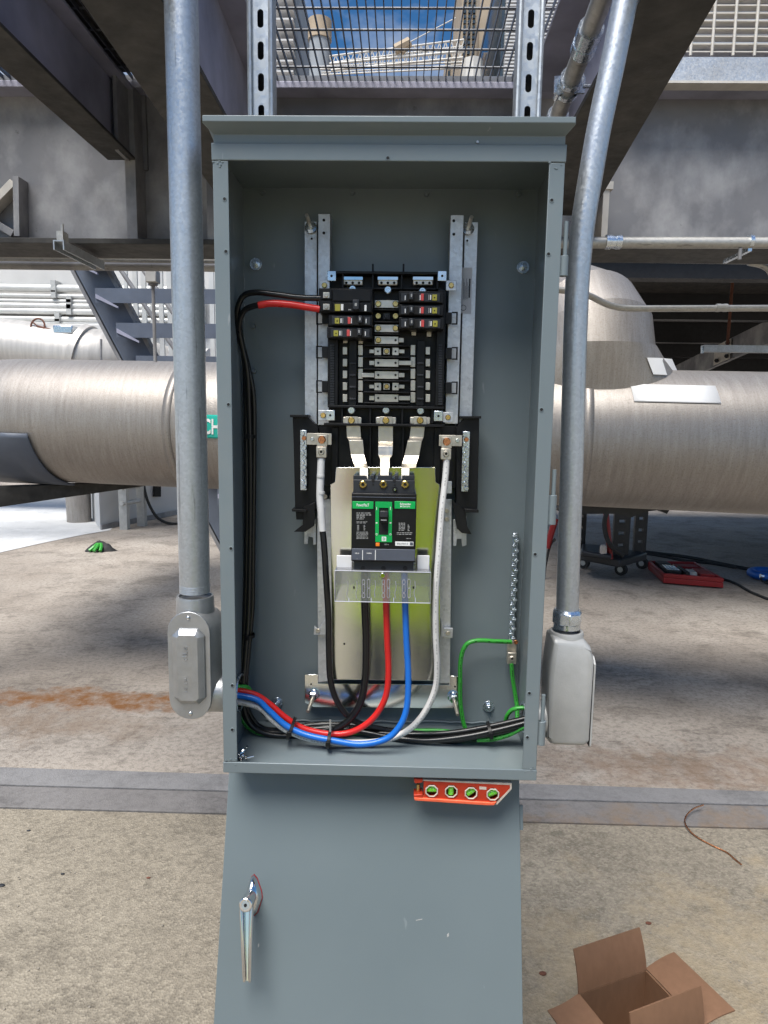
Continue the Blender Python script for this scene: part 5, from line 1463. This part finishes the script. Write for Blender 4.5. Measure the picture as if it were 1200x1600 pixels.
cable('ground_wire', 'green wire looping at the left conduit opening', [(345, 1076, .10), (375, 1074, .105), (386, 1075, .112), (391, 1083, .12), (389, 1095, .128)], .0050, 'wire green', 'ground wires')
cable('ground_wire', 'green wire bending down in the lower left corner', [(374, 1090, .12), (373, 1102, .12), (377, 1120, .12), (388, 1136, .12), (408, 1146, .12), (440, 1148, .125)], .0042, 'wire green', 'ground wires')
def tie(label, px, py, y, rx, rz, tilt=0.0):
    c = P(px, py, y)
    o = thing('cable_tie', label, 'cable tie', c, 'black cable ties')
    n_ = 20
    d = Vector((math.cos(tilt), 0, math.sin(tilt)))
    u = Vector((-math.sin(tilt), 0, math.cos(tilt)))
    rings = []
    for i in range(n_ + 1):
        a = 2 * math.pi * i / n_
        q = c + u * (rz * math.cos(a)) + Vector((0, rx * math.sin(a), 0))
        o_ = u * math.cos(a) + Vector((0, math.sin(a), 0))
        rings.append([q - d * .0028, q + d * .0028, q + d * .0028 + o_ * .0013, q - d * .0028 + o_ * .0013])
    MB().loft(rings, cap=False).build('band', MT['bplas'], o)
    q = c + Vector((0, -rx - .003, 0)) + u * .002
    MB().box(q.x - .0042, q.x + .0042, q.y - .0015, q.y + .0035, q.z - .0042, q.z + .0042).build('tie_head', MT['bplas'], o, bevel=.0006)
    return o
tie('cable tie round the red blue and white cables at left', 455, 1138, .088, .024, .0175, -.35)
t2 = tie('cable tie with upright tail round the cables near the middle', 515, 1152, .080, .026, .0155, -.1)
q = P(516, 1133, .055); MB().box(q.x - .0016, q.x + .0016, q.y - .0006, q.y + .0006, q.z - .012, q.z + .010).build('tail', MT['zinc'], t2)
tie('cable tie round the black bundle at lower right', 765, 1141, .100, .019, .013, .25)
tie('upper cable tie on the vertical black bundle at left', 391, 682, .142, .011, .0085, math.pi / 2)
tie('lower cable tie on the vertical black bundle at left', 390, 993, .134, .011, .0085, math.pi / 2)

# ground bar: a strip packed with terminal screws, lug at its foot
gb = thing('ground_bar', 'bright ground terminal bar with screws and brass lug at right', 'terminal bar', P(800, 1035, .17))
pts0, pts1 = P(806, 833, .168), P(799, 1015, .168)
m_ = MB()
m_.hexa([pts1 + Vector((-.0045, 0, 0)), pts1 + Vector((.0045, 0, 0)), pts1 + Vector((.0045, .010, 0)), pts1 + Vector((-.0045, .010, 0))], [pts0 + Vector((-.0045, 0, 0)), pts0 + Vector((.0045, 0, 0)), pts0 + Vector((.0045, .010, 0)), pts0 + Vector((-.0045, .010, 0))])
gbb = m_.build('bar', MT['zinc'], gb, bevel=.0005)
for i in range(24):
    c = pts0.lerp(pts1, (i + .5) / 24) + Vector((.0022 if i % 2 else -.0022, 0, 0))
    m_ = MB(); m_.cyl(c, c + Vector((0, -.0055, 0)), .0040, n=12); a = random.uniform(0, 3.1)
    m_.box(c.x - .0035, c.x + .0035, c.y - .0062, c.y - .0056, c.z - .0006, c.z + .0006)
    m_.build('terminal_screw', MT['zinc'], gbb, bevel=.0004)
lg = tinbox(793, 1003, 807, 1026, .160, .010, 'lug', gb)
screw(806, 1003, .160, .0042, 'copper', lg)
lg2 = tinbox(793, 1020, 807, 1038, .150, .014, 'lug_block', gb, .001)
screw(800, 1029, .150, .0052, 'tin', lg2); dot(800, 1029, .1488, .0026, lg2)

# ================================================================== CONDUITS AND CONDUIT BODIES
YCL = .092
pt_, pbm = P(284, -40, YCL), P(303, 925, YCL)
xl_ = (pt_.x + pbm.x) / 2
lc = thing('riser_conduit', 'thick galvanised conduit rising left of the enclosure', 'conduit', (xl_, YCL, pbm.z))
RC = .0256
MB().cyl((xl_, YCL, pbm.z), (xl_, YCL, ZG + .5), RC, n=40).build('tube', MT['conduit'], lc)
m_ = MB()
for i in range(5):
    z = pbm.z + .001 + i * .0028
    m_.cyl((xl_, YCL, z), (xl_, YCL, z + .0013), RC + .0005, RC + .0001, n=40)
m_.build('thread', MT['conduit'], lc)
# left conduit body: rounded body, hub, side hub, domed cover
def stadium(cx, cz, hw, hh, n=10):
    o = []
    for i in range(n + 1):
        a = math.pi * i / n
        o.append((cx + hw * math.cos(a), cz + (hh - hw) + hw * math.sin(a)))
    for i in range(n + 1):
        a = math.pi + math.pi * i / n
        o.append((cx + hw * math.cos(a), cz - (hh - hw) + hw * math.sin(a)))
    return o
yf = .052
x0, x1, z0, z1 = rect(263, 956, 329, 1124, yf)
cx, cz = (x0 + x1) / 2, (z0 + z1) / 2
hw_, hh_ = (x1 - x0) / 2, (z1 - z0) / 2
cbL = thing('conduit_fitting', 'cast aluminium conduit fitting with domed cover at lower left', 'conduit fitting', (cx, YCL, z0))
rings = []
for y, s, dx in ((yf + .004, .97, .0), (yf + .012, .99, .004), (yf + .030, 1.0, .010), (yf + .055, .98, .012), (yf + .070, .88, .012), (yf + .078, .6, .012)):
    rings.append([Vector((x + dx, y, z)) for x, z in stadium(cx, cz, hw_ * s, hh_ - hw_ * (1 - s) - .003)])
MB().loft(rings).build('body', MT['cast'], cbL, ang=50)
cv = [Vector((x, yf + .0035, z)) for x, z in stadium(cx, cz, hw_, hh_)]
cvo = MB().prism(cv, (0, -.0035, 0)).build('cover', MT['cast'], cbL, bevel=.0008)
iw, ih = hw_ * .78, hh_ * .70
def cham(w, h, y, c):
    return [Vector((cx + a, y, cz + b_)) for a, b_ in ((-w + c, h), (w - c, h), (w, h - c), (w, -h + c), (w - c, -h), (-w + c, -h), (-w, -h + c), (-w, h - c))]
MB().loft([cham(iw, ih, yf - .0002, .012), cham(iw * .96, ih * .98, yf - .004, .012), cham(iw * .62, ih * .86, yf - .0105, .004)]).build('cover_dome', MT['cast'], cvo, ang=25, bevel=.0009)
for s in (1, -1): screw(0, 0, 0, 0, 'zinc', cvo) if False else MB().ball((cx, yf - .0005, cz + s * (hh_ - .0105)), .0036, 12, 8, (1, .7, 1)).build('cover_screw', MT['chrome'], cvo)
rot = Matrix(((0, 1, 0), (0, 0, -1), (-1, 0, 0))) @ Matrix.Rotation(math.pi, 3, 'Z')
text('moulded_mark', 'c UL us', Vector((cx - .004, yf - .0107, cz + .026)), .0085, MT['cast'], cvo, rot, depth=.10, width=.024)
text('moulded_mark', 'IS JX', Vector((cx - .003, yf - .0107, cz - .028)), .006, MT['cast'], cvo, rot, depth=.10, width=.028)
zt_ = P(303, 930, YCL).z
MB().loft([[Vector((xl_ + r * math.cos(2 * math.pi * i / 36), YCL + r * math.sin(2 * math.pi * i / 36), z)) for i in range(36)] for r, z in ((.0335, cz + hh_ - .042), (.0325, cz + hh_ - .012), (.0315, zt_ - .004), (.0305, zt_), (.0272, zt_), (.0268, zt_ - .004))]).build('hub', MT['cast'], cbL, ang=40)
MB().loft([[Vector((x, YCL + r * math.cos(2 * math.pi * i / 32), LBZ + r * math.sin(2 * math.pi * i / 32))) for i in range(32)] for x, r in ((cx + .01, .034), (-HW - .022, .0335), (-HW - .016, .0305), (-HW - .001, .0300))]).build('side_hub', MT['cast'], cbL, ang=40)
MB().cyl((-HW + T_ + .0005, YCL, LBZ), (-HW + T_ + .006, YCL, LBZ), .0315, n=28, cap=False).build('locknut', MT['zinc'], cbL, solid=.003)

# right conduit with an offset bend, connector and conduit body
YCR = .095
rcn = thing('bent_riser_conduit', 'galvanised conduit bending outwards right of the enclosure', 'conduit', P(886, 965, YCR))
RCR = .0188
ptsr = [(886, 972), (889, 860), (893, 740), (896, 620), (899, 520), (903, 430), (911, 350), (922, 280), (936, 200), (955, 110), (975, 10), (992, -80), (1010, -170)]
MB().tube([P(a, b_, YCR) for a, b_ in ptsr], RCR, 32, 8).build('tube', MT['conduit'], rcn)
p = P(886, 966, YCR)
m_ = MB(); m_.cyl((p.x, YCR, p.z - .008), (p.x, YCR, p.z + .012), .0250, n=8); cn = m_.build('connector_nut', MT['zinc'], rcn, bevel=.002)
m_ = MB(); m_.cyl((p.x, YCR, p.z + .012), (p.x, YCR, p.z + .0165), .0240, .0215, n=32); m_.cyl((p.x, YCR, p.z - .0165), (p.x, YCR, p.z - .008), .0225, n=32); m_.build('connector_ring', MT['zinc'], cn)
ztop, zbot = P(886, 985, YCR).z, P(890, 1155, YCR).z
xa_, xb_ = P(850, 1060, YCR).x, P(918, 1080, YCR).x
cbR = thing('conduit_fitting', 'pale grey conduit fitting with rear cover at lower right', 'conduit fitting', ((xa_ + xb_) / 2, YCR, zbot))
xm = xb_
prof = [(xa_ + .006, ztop - .004), (xa_ + .002, ztop - .045), (xa_ + .0005, ztop - .075), (xa_ + .003, zbot + .012), (xa_ + .012, zbot + .001), (xm - .008, zbot), (xm, zbot + .008), (xm, ztop - .040), (xm - .006, ztop - .020), (xm - .018, ztop - .008)]
m_ = MB()
hd_ = .030
m_.loft([[Vector((x * (1 - s) + ((xa_ + xm) / 2) * s, YCR + y, z * (1 - s) + ((ztop + zbot) / 2) * s)) for x, z in prof] for y, s in ((-hd_ - .004, .12), (-hd_, .035), (-hd_ + .010, 0), (hd_ - .01, 0), (hd_, .04))])
m_.build('body', MT['castgrey'], cbR, bevel=.004, seg=3)
m_ = MB(); m_.prism([(xm + .0004, YCR - hd_ * .9, zbot + .001), (xm + .0004, YCR + hd_ * .9, zbot + .001), (xm + .0004, YCR + hd_ * .9, ztop - .050), (xm + .0004, YCR + hd_ * .5, ztop - .040), (xm + .0004, YCR - hd_ * .5, ztop - .040), (xm + .0004, YCR - hd_ * .9, ztop - .050)], (.0035, 0, 0))
m_.build('cover', MT['castgrey'], cbR, bevel=.0006)
m_ = MB(); m_.prism([(xm + .0001, YCR - hd_ * .92, zbot + .0), (xm + .0001, YCR + hd_ * .92, zbot + .0), (xm + .0001, YCR + hd_ * .92, ztop - .049), (xm + .0001, YCR - hd_ * .92, ztop - .049)], (.0002, 0, 0)); m_.build('gasket', MT['rubber'], cbR)
MB().loft([[Vector((p.x + r * math.cos(2 * math.pi * i / 36), YCR + r * math.sin(2 * math.pi * i / 36), z)) for i in range(36)] for r, z in ((.022, ztop - .07), (.0285, ztop - .028), (.0290, ztop - .004), (.0275, ztop), (.0235, ztop), (.0230, ztop - .006))]).build('hub', MT['castgrey'], cbR, ang=40)
MB().loft([[Vector((x, YCR + r * math.cos(2 * math.pi * i / 32), RBZ + r * math.sin(2 * math.pi * i / 32))) for i in range(32)] for x, r in ((xa_ + .012, .031), (xa_ - .001, .029), (HW + .001, .0265))]).build('side_hub', MT['castgrey'], cbR, ang=40)
MB().loft([[Vector((x, YCR + r * math.cos(2 * math.pi * i / 24), RBZ + r * math.sin(2 * math.pi * i / 24))) for i in range(24)] for x, r in ((HW - T_ - .0005, .027), (HW - T_ - .005, .027), (HW - T_ - .005, .0215), (HW - T_ - .0005, .0215))], cap=False).build('locknut', MT['zinc'], cbR)

# ================================================================== DOOR LEANING BELOW
dt, db = P(583, 1209, .058), P(577, 1600, -.064)
dn_ = Vector((0, -(dt.z - db.z), dt.y - db.y)).normalized()              # outward (towards the viewer, upwards)
if dn_.y > 0: dn_ = -dn_
dd = (dt - db); dd.x = 0; dd.normalize()
LEN = (dt.z - .004) / dd.z
dw = .2515
dcx = .0
def dp(px, py): return RP(px, py, dt, dn_)
xL = (dp(353, 1230).x + dp(341, 1540).x) / 2; xR = (dp(811, 1230).x + dp(817, 1560).x) / 2
dcx, dw = (xL + xR) / 2, (xR - xL) / 2
top = Vector((dcx, dt.y, dt.z))
door = thing('enclosure_door', 'grey enclosure door leaning on the floor below the enclosure', 'door', top - dd * LEN)
def slab(x0, x1, s0, s1, n0, n1, nm, mt, bev=.0015, par=door):
    q = lambda x, s, n_: Vector((dcx + x, top.y, top.z)) - dd * s + dn_ * n_
    return MB().hexa([q(x0, s1, n0), q(x1, s1, n0), q(x1, s1, n1), q(x0, s1, n1)], [q(x0, s0, n0), q(x1, s0, n0), q(x1, s0, n1), q(x0, s0, n1)]).build(nm, mt, par, bevel=bev)
slab(-dw, dw, 0, LEN, -.0018, 0, 'panel', MT['door'])
slab(-dw, -dw + .002, .001, LEN - .001, -.024, -.0019, 'edge_return', MT['door'], 0); slab(dw - .002, dw, .001, LEN - .001, -.024, -.0019, 'edge_return', MT['door'], 0)
slab(-dw + .0021, dw - .0021, .001, .003, -.024, -.0019, 'edge_return', MT['door'], 0)
slab(dw + .0003, dw + .006, .045, .085, -.010, -.002, 'hinge_knuckle', MT['door'], .001)
# handle
hp = dp(396, 1392)
base_px = [(394, 1366), (399, 1372), (406, 1392), (407, 1402), (400, 1424), (394, 1430), (386, 1418), (381, 1402), (385, 1385), (390, 1370)]
hb_ = MB()
b0 = [dp(a, c) for a, c in base_px]
cen = sum(b0, Vector()) / len(b0)
b0 = [v_ + Vector((.003, 0, 0)) for v_ in b0]
gk = MB().prism([cen + (v_ - cen) * 1.03 + Vector((.0004, 0, 0)) for v_ in b0], dn_ * .0014).build('red_gasket', MT['redcase'], door)
hb_.loft([[v_ + dn_ * .0015 for v_ in b0], [cen + (v_ - cen) * .96 + dn_ * .004 for v_ in b0], [cen + (v_ - cen) * .68 + dn_ * .013 for v_ in b0], [cen + (v_ - cen) * .30 + dn_ * .018 for v_ in b0]])
hbo = hb_.build('handle', MT['chrome'], door, ang=60)
c2_ = cen + dn_ * .016
MB().cyl(c2_, c2_ + dn_ * .022, .0105, n=28).build('neck', MT['chrome'], hbo, bevel=.0012)
c3_ = c2_ + dn_ * .023
kl = MB().cyl(c3_ - dn_ * .003, c3_ + dn_ * .013, .0108, n=28).build('lock_barrel', MT['chrome'], hbo, bevel=.0015)
MB().cyl(c3_ + dn_ * .0131, c3_ + dn_ * .0136, .0068, n=22).build('lock_face', MT['zinc'], kl)
MB().cyl(c3_ + dn_ * .0137, c3_ + dn_ * .0141, .0026, n=14).build('keyhole', MT['dark'], kl)
# twin-bar lever, meeting at the tip
tip = c3_ - dd * .112 + Vector((.008, 0, 0)) + dn_ * .006
def lev(sx_, w0, w1):
    a, b_ = c3_ + Vector((sx_ * .0080, 0, 0)) - dd * .004 + dn_ * .004, tip + Vector((sx_ * .0042, 0, 0))
    n_ = 14
    def sec(p_, w_, h_): return [p_ + Vector((1, 0, 0)) * w_ * math.cos(2 * math.pi * i / n_) + dn_ * h_ * math.sin(2 * math.pi * i / n_) for i in range(n_)]
    MB().loft([sec(a, w0 * .8, .005), sec(a.lerp(b_, .08), w0, .007), sec(a.lerp(b_, .94), w1, .0055), sec(b_, w1 * .8, .004)]).build('lever_bar', MT['chrome'], hbo, ang=60)
lev(-1, .0036, .0032); lev(1, .0036, .0032)
a, b_ = c3_ - dd * .008 - dn_ * .002, tip - dn_ * .002
MB().loft([[a + Vector((s_ * .009, 0, 0)) + dn_ * k_ for s_, k_ in ((-1, -.003), (1, -.003), (1, .001), (-1, .001))], [b_ + Vector((s_ * .004, 0, 0)) + dn_ * k_ for s_, k_ in ((-1, -.003), (1, -.003), (1, .001), (-1, .001))]]).build('lever_web', MT['chrome'], hbo)

for px, py, ww_, hh_2 in ((655, 1437, 10, 1.2), (700, 1461, 3, 5), (404, 1477, 2, 5)):
    q = [dp(px - ww_ / 2, py - hh_2 / 2 + 1), dp(px + ww_ / 2, py - hh_2 / 2 - 1), dp(px + ww_ / 2, py + hh_2 / 2 - 1), dp(px - ww_ / 2, py + hh_2 / 2 + 1)]
    MB().prism([v_ + dn_ * .0001 for v_ in q], dn_ * .0002).build('scuff_mark', MT['faint'], door, smooth=False)

# ================================================================== TORPEDO LEVEL
YL = .004
lv = thing('torpedo_level', 'red torpedo level with four green vials under the enclosure', 'spirit level', P(722, 1240, YL))
ol_ = [(647, 1217), (798, 1224), (799, 1232), (775, 1258), (760, 1258), (648, 1251)]
def lp(a, c, y=YL): return P(a, c, y)
# body as a plate with four round windows: pieces around each ring
vc = [(674.5, 1235.5), (705, 1236.5), (736, 1239), (770, 1241)]
RV = 10.2
m_ = MB()
def seg(px0, px1, lo, hi):
    m_.prism([lp(px0, hi(px0)), lp(px1, hi(px1)), lp(px1, lo(px1)), lp(px0, lo(px0))], (0, .018, 0))
topf = lambda x: 1219.5 + (x - 647) * 7.5 / 151
botf = lambda x: (1249 + (x - 648) * 7.5 / 112) if x <= 768 else 1257 - (x - 768) * 25 / 31
xs = [662] + sum([[c[0] - RV, c[0] + RV] for c in vc], []) + [798]
for i in range(0, len(xs) - 1, 2): seg(xs[i], xs[i + 1], botf, topf)
for cx_, cy_ in vc:
    k = 10
    for i in range(k):
        a, b_ = cx_ - RV + 2 * RV * i / k, cx_ - RV + 2 * RV * (i + 1) / k
        ca_ = lambda x: math.sqrt(max(0, RV ** 2 - (x - cx_) ** 2))
        m_.prism([lp(a, topf(a)), lp(b_, topf(b_)), lp(b_, cy_ - ca_(b_)), lp(a, cy_ - ca_(a))], (0, .018, 0))
        m_.prism([lp(a, cy_ + ca_(a)), lp(b_, cy_ + ca_(b_)), lp(b_, botf(b_)), lp(a, botf(a))], (0, .018, 0))
m_.build('body', MT['levelred'], lv, smooth=False)
MB().prism([lp(651, 1217.5), lp(798, 1223.5), lp(798, 1227), lp(662, 1220.5), lp(651, 1220)], (0, .0225, 0)).build('top_rail', MT['cream'], lv, bevel=.0005)
lv_b = MB().prism([lp(647, 1246.5, YL - .003), lp(768, 1254.5, YL - .003), lp(776, 1253, YL - .003), lp(772, 1258.5, YL - .003), lp(760, 1258.5, YL - .003), lp(648, 1251, YL - .003)], (0, .0225, 0)).build('bottom_rail', M('level rail', (.85, .14, .06), .4, .1, .1, 40), lv, bevel=.0006)
MB().prism([lp(797, 1224, YL - .001), lp(799.5, 1224, YL - .001), lp(799.5, 1233, YL - .001), lp(777, 1257, YL - .001), lp(774, 1257, YL - .001), lp(797, 1232, YL - .001)], (0, .02, 0)).build('nose_trim', MT['cream'], lv)
MB().prism([lp(646.5, 1217, YL - .002), lp(660.5, 1217, YL - .002), lp(660.5, 1223, YL - .002), lp(648, 1224.5, YL - .002)], (0, .02, 0)).build('end_cap', MT['levelred'], lv, bevel=.001)
MB().prism([lp(646.5, 1242, YL - .002), lp(660.5, 1241, YL - .002), lp(660.5, 1249, YL - .002), lp(647, 1249, YL - .002)], (0, .02, 0)).build('end_cap', MT['levelred'], lv, bevel=.001)
MB().cyl(lp(653.5, 1225, YL + .008), lp(653.5, 1241, YL + .008), .0031, n=12).build('magnet_pin', MT['brass'], lv)
for i, ((cx_, cy_), tl_) in enumerate(zip(vc, (0, math.pi / 2, .62, .42))):
    c = lp(cx_, cy_); s_ = (YL + 1.04) / FPX
    r = RV * s_
    rg = MB(); rg.tube([c + Vector((math.cos(2 * math.pi * j / 8 + .39) * r, -.001, math.sin(2 * math.pi * j / 8 + .39) * r)) for j in range(9)], .0012, 6, 0)
    rg = rg.build('vial_ring', MT['cream'], lv)
    d = Vector((math.cos(tl_), 0, math.sin(tl_)))
    c = c + Vector((0, .006, 0))
    cc_ = MB(); cc_.cyl(c - d * r * .80, c + d * r * .82, .0052, n=16)
    vi = cc_.build('vial', MT['vial'], rg, bevel=.001)
    m_ = MB()
    for e in (-.0028, .0028): m_.cyl(c + d * (e - .0003), c + d * (e + .0003), .0052, n=16)
    m_.build('vial_line', MT['white'], rg)
    back_ = MB().cyl(c + Vector((0, .009, 0)), c + Vector((0, .0105, 0)), r * .98, n=20).build('window_back', MT['redcase'], rg)
q = lp(752, 1231.5, YL - .0003)
text('level_lettering', 'LEVEL', q, .0028, MT['cream'], lv, width=.0095) if False else None
MB().prism([lp(749, 1229, YL - .0004), lp(760, 1229.7, YL - .0004), lp(760, 1234, YL - .0004), lp(749, 1233.3, YL - .0004)], (0, .0003, 0)).build('worn_print', MT['cream'], lv)

# ================================================================== CARDBOARD BOX
hz_ = .17
BL, BR = G(903, 1553, hz_), G(1009, 1515, hz_)
e1 = (BR - BL); wB = e1.length; e1.normalize()
e2 = Vector((e1.y, -e1.x, 0))
dB = .17
FRt, FLt = BR + e2 * dB, BL + e2 * dB
cbx = thing('cardboard_box', 'open brown cardboard box on the slab at lower right', 'box', ((BL.x + FRt.x) / 2, (BL.y + FRt.y) / 2, 0))
tk = .0035
dz = Vector((0, 0, hz_ - .006))
def wall(a, b_, inn_, nm):
    MB().hexa([a - dz, b_ - dz, b_ - dz + inn_ * tk, a - dz + inn_ * tk], [a, b_, b_ + inn_ * tk, a + inn_ * tk]).build(nm, MT['card'], cbx, smooth=False)
wall(BL, BR, e2, 'box_side'); wall(FLt, FRt, -e2, 'box_side')
wall(BL + e2 * tk * 1.02, FLt - e2 * tk * 1.02, e1, 'box_side'); wall(BR + e2 * tk * 1.02, FRt - e2 * tk * 1.02, -e1, 'box_side')
MB().hexa([BL - dz - Vector((0, 0, .002)), BR - dz - Vector((0, 0, .002)), FRt - dz - Vector((0, 0, .002)), FLt - dz - Vector((0, 0, .002))], [BL - dz - Vector((0, 0, .0003)), BR - dz - Vector((0, 0, .0003)), FRt - dz - Vector((0, 0, .0003)), FLt - dz - Vector((0, 0, .0003))]).build('box_floor', MT['card'], cbx, smooth=False)
def flap(a, b_, out_, ang_, ln, sh0=0.0, sh1=0.0):
    ax_ = (b_ - a).normalized()
    v_ = out_ * math.cos(ang_) * ln + Vector((0, 0, math.sin(ang_) * ln))
    nr = ax_.cross(v_).normalized() * tk
    up_ = Vector((0, 0, .0006))
    q = [a + up_, b_ + up_, b_ + up_ + v_ + ax_ * sh1, a + up_ + v_ + ax_ * sh0]
    # slight bow across the flap
    n_ = 6
    m_ = MB()
    rings = []
    for i in range(n_ + 1):
        t = i / n_
        bow = nr.normalized() * .004 * math.sin(math.pi * t)
        l, r = q[0].lerp(q[3], t) + bow, q[1].lerp(q[2], t) + bow
        rings.append([l, r, r + nr, l + nr])
    m_.loft(rings).build('flap', MT['card'], cbx, ang=25)
flap(BL, BR, -e2, math.radians(72), .095, .002, -.002)
flap(BR, FRt, e1, math.radians(8), .092, -.004, .004)
flap(BL, FLt, -e1, math.radians(-8), .085, .002, -.002)
flap(FLt, FRt, e2, math.radians(98), .095, .002, -.002)

# copper wire offcut
o = MB().tube([G(a, b_) + Vector((0, 0, z)) for a, b_, z in ((1098, 1271, .035), (1083, 1275, .030), (1071, 1284, .022), (1071, 1295, .016), (1085, 1309, .010), (1110, 1323, .008), (1135, 1335, .008), (1148, 1346, .008), (1158, 1354, .008))], .0026, 8, 8).build('copper_wire', MT['copper'])
tag(o, 'bent offcut of copper wire on the floor at right', 'wire')
for i, (px, py, r) in enumerate(((1013, 1445, .008), (848, 1524, .009), (45, 1300, .006), (98, 1368, .006), (232, 1374, .006), (2, 1386, .01))):
    p = G(px, py)
    m_ = MB(); m_.ball((p.x, p.y, .006), r, 8, 5, (1.2, .8, .35))
    o = m_.build('debris_scrap', MT['rust'] if i in (0, 1, 4) else MT['bplas2'])
    tag(o, ['dark scrap above the cardboard box', 'dark scrap left of the cardboard box', 'grey chip near the joint strip at left', 'pale chip on the slab at left', 'brown chip on the slab left of the door', 'black chip at the left edge of the slab'][i], 'debris', 'scraps on the slab')

# ================================================================== PHOTOGRAPHER (seen only as the yellow-green reflection in the bright plate)
pe = thing('person', 'person in yellow green high visibility vest reflected in the mounting plate', 'person', (.06, -1.40, 0))
def skin(name, verts, edges, mat, root=0):
    me = bpy.data.meshes.new(name)
    off = OFF[pe.name]
    me.from_pydata([Vector(v_[:3]) - off for v_ in verts], edges, [])
    me.materials.append(mat)
    o = bpy.data.objects.new(name, me)
    COL.objects.link(o); o.parent = pe
    o.modifiers.new('skin', 'SKIN')
    for i, v_ in enumerate(verts):
        sv = me.skin_vertices[0].data[i]
        sv.radius = (v_[3], v_[4] if len(v_) > 4 else v_[3]); sv.use_root = (i == root)
    s_ = o.modifiers.new('sub', 'SUBSURF'); s_.levels = 2; s_.render_levels = 2
    o.modifiers['skin'].use_smooth_shade = True
    return o
X_, Y_ = .06, -1.40
bv = [(X_, Y_, .93, .15, .11), (X_, Y_, 1.12, .14, .10), (X_, Y_, 1.32, .16, .10), (X_, Y_, 1.44, .10, .07), (X_, Y_, 1.50, .055), (X_, Y_ + .01, 1.57, .075), (X_, Y_ + .02, 1.66, .085), (X_, Y_ + .01, 1.74, .06)]
be = [(0, 1), (1, 2), (2, 3), (3, 4), (4, 5), (5, 6), (6, 7)]
def limb(s_, pts):
    a = len(bv)
    bv.extend([(X_ + s_ * p_[0], Y_ + p_[1], p_[2], p_[3]) for p_ in pts])
    be.append((pts[0][4], a)); be.extend([(a + i, a + i + 1) for i in range(len(pts) - 1)])
for s_ in (-1, 1):
    limb(s_, [(.19, 0, 1.39, .058, 2), (.25, .04, 1.16, .047), (.17, .20, 1.24, .040), (.075, .300, 1.40, .030), (.055, .315, 1.46, .024)])
    limb(s_, [(.10, 0, .86, .095, 0), (.11, .02, .48, .065), (.11, -.02, .10, .045), (.11, .12, .05, .042)])
skin('body', bv, be, MT['skin'])
def shell(nm, mt, levels):
    rings = []
    for z, rx, ry, yo in levels:
        rings.append([Vector((X_ + rx * math.cos(2 * math.pi * i / 28), Y_ + yo + ry * math.sin(2 * math.pi * i / 28), z)) for i in range(28)])
    return MB().loft(rings).build(nm, mt, pe, ang=70)
shell('high_visibility_vest', MT['vest'], ((.70, .225, .165, 0), (.82, .222, .165, 0), (1.0, .20, .155, 0), (1.15, .20, .155, 0), (1.30, .225, .15, 0), (1.40, .22, .12, 0), (1.46, .13, .085, 0)))
for s_ in (-1, 1):
    MB().tube([(X_ + s_ * .105, Y_, .80), (X_ + s_ * .112, Y_ + .02, .48), (X_ + s_ * .112, Y_ - .01, .08)], lambda f: .105 - .03 * f, 16, 6).build('trouser_leg', MT['denim'], pe)
    MB().loft([[Vector((X_ + s_ * .112 + .05 * math.cos(2 * math.pi * i / 16) * k_, Y_ + .05 + .13 * math.sin(2 * math.pi * i / 16) * k_, z)) for i in range(16)] for z, k_ in ((.001, 1.0), (.04, 1.0), (.09, .75))]).build('boot', MT['rubber'], pe)
shell('hair', MT['hair'], ((1.64, .088, .095, -.005), (1.70, .092, .100, .0), (1.76, .075, .085, .005), (1.79, .03, .04, .01)))
ph = MB(); ph.box(CAM.x - .037, CAM.x + .037, CAM.y - .016, CAM.y - .008, CAM.z - .09, CAM.z + .07)
o = ph.build('phone', MT['black'], bevel=.002)
tag(o, 'dark phone held by the photographer in front of the enclosure', 'phone')
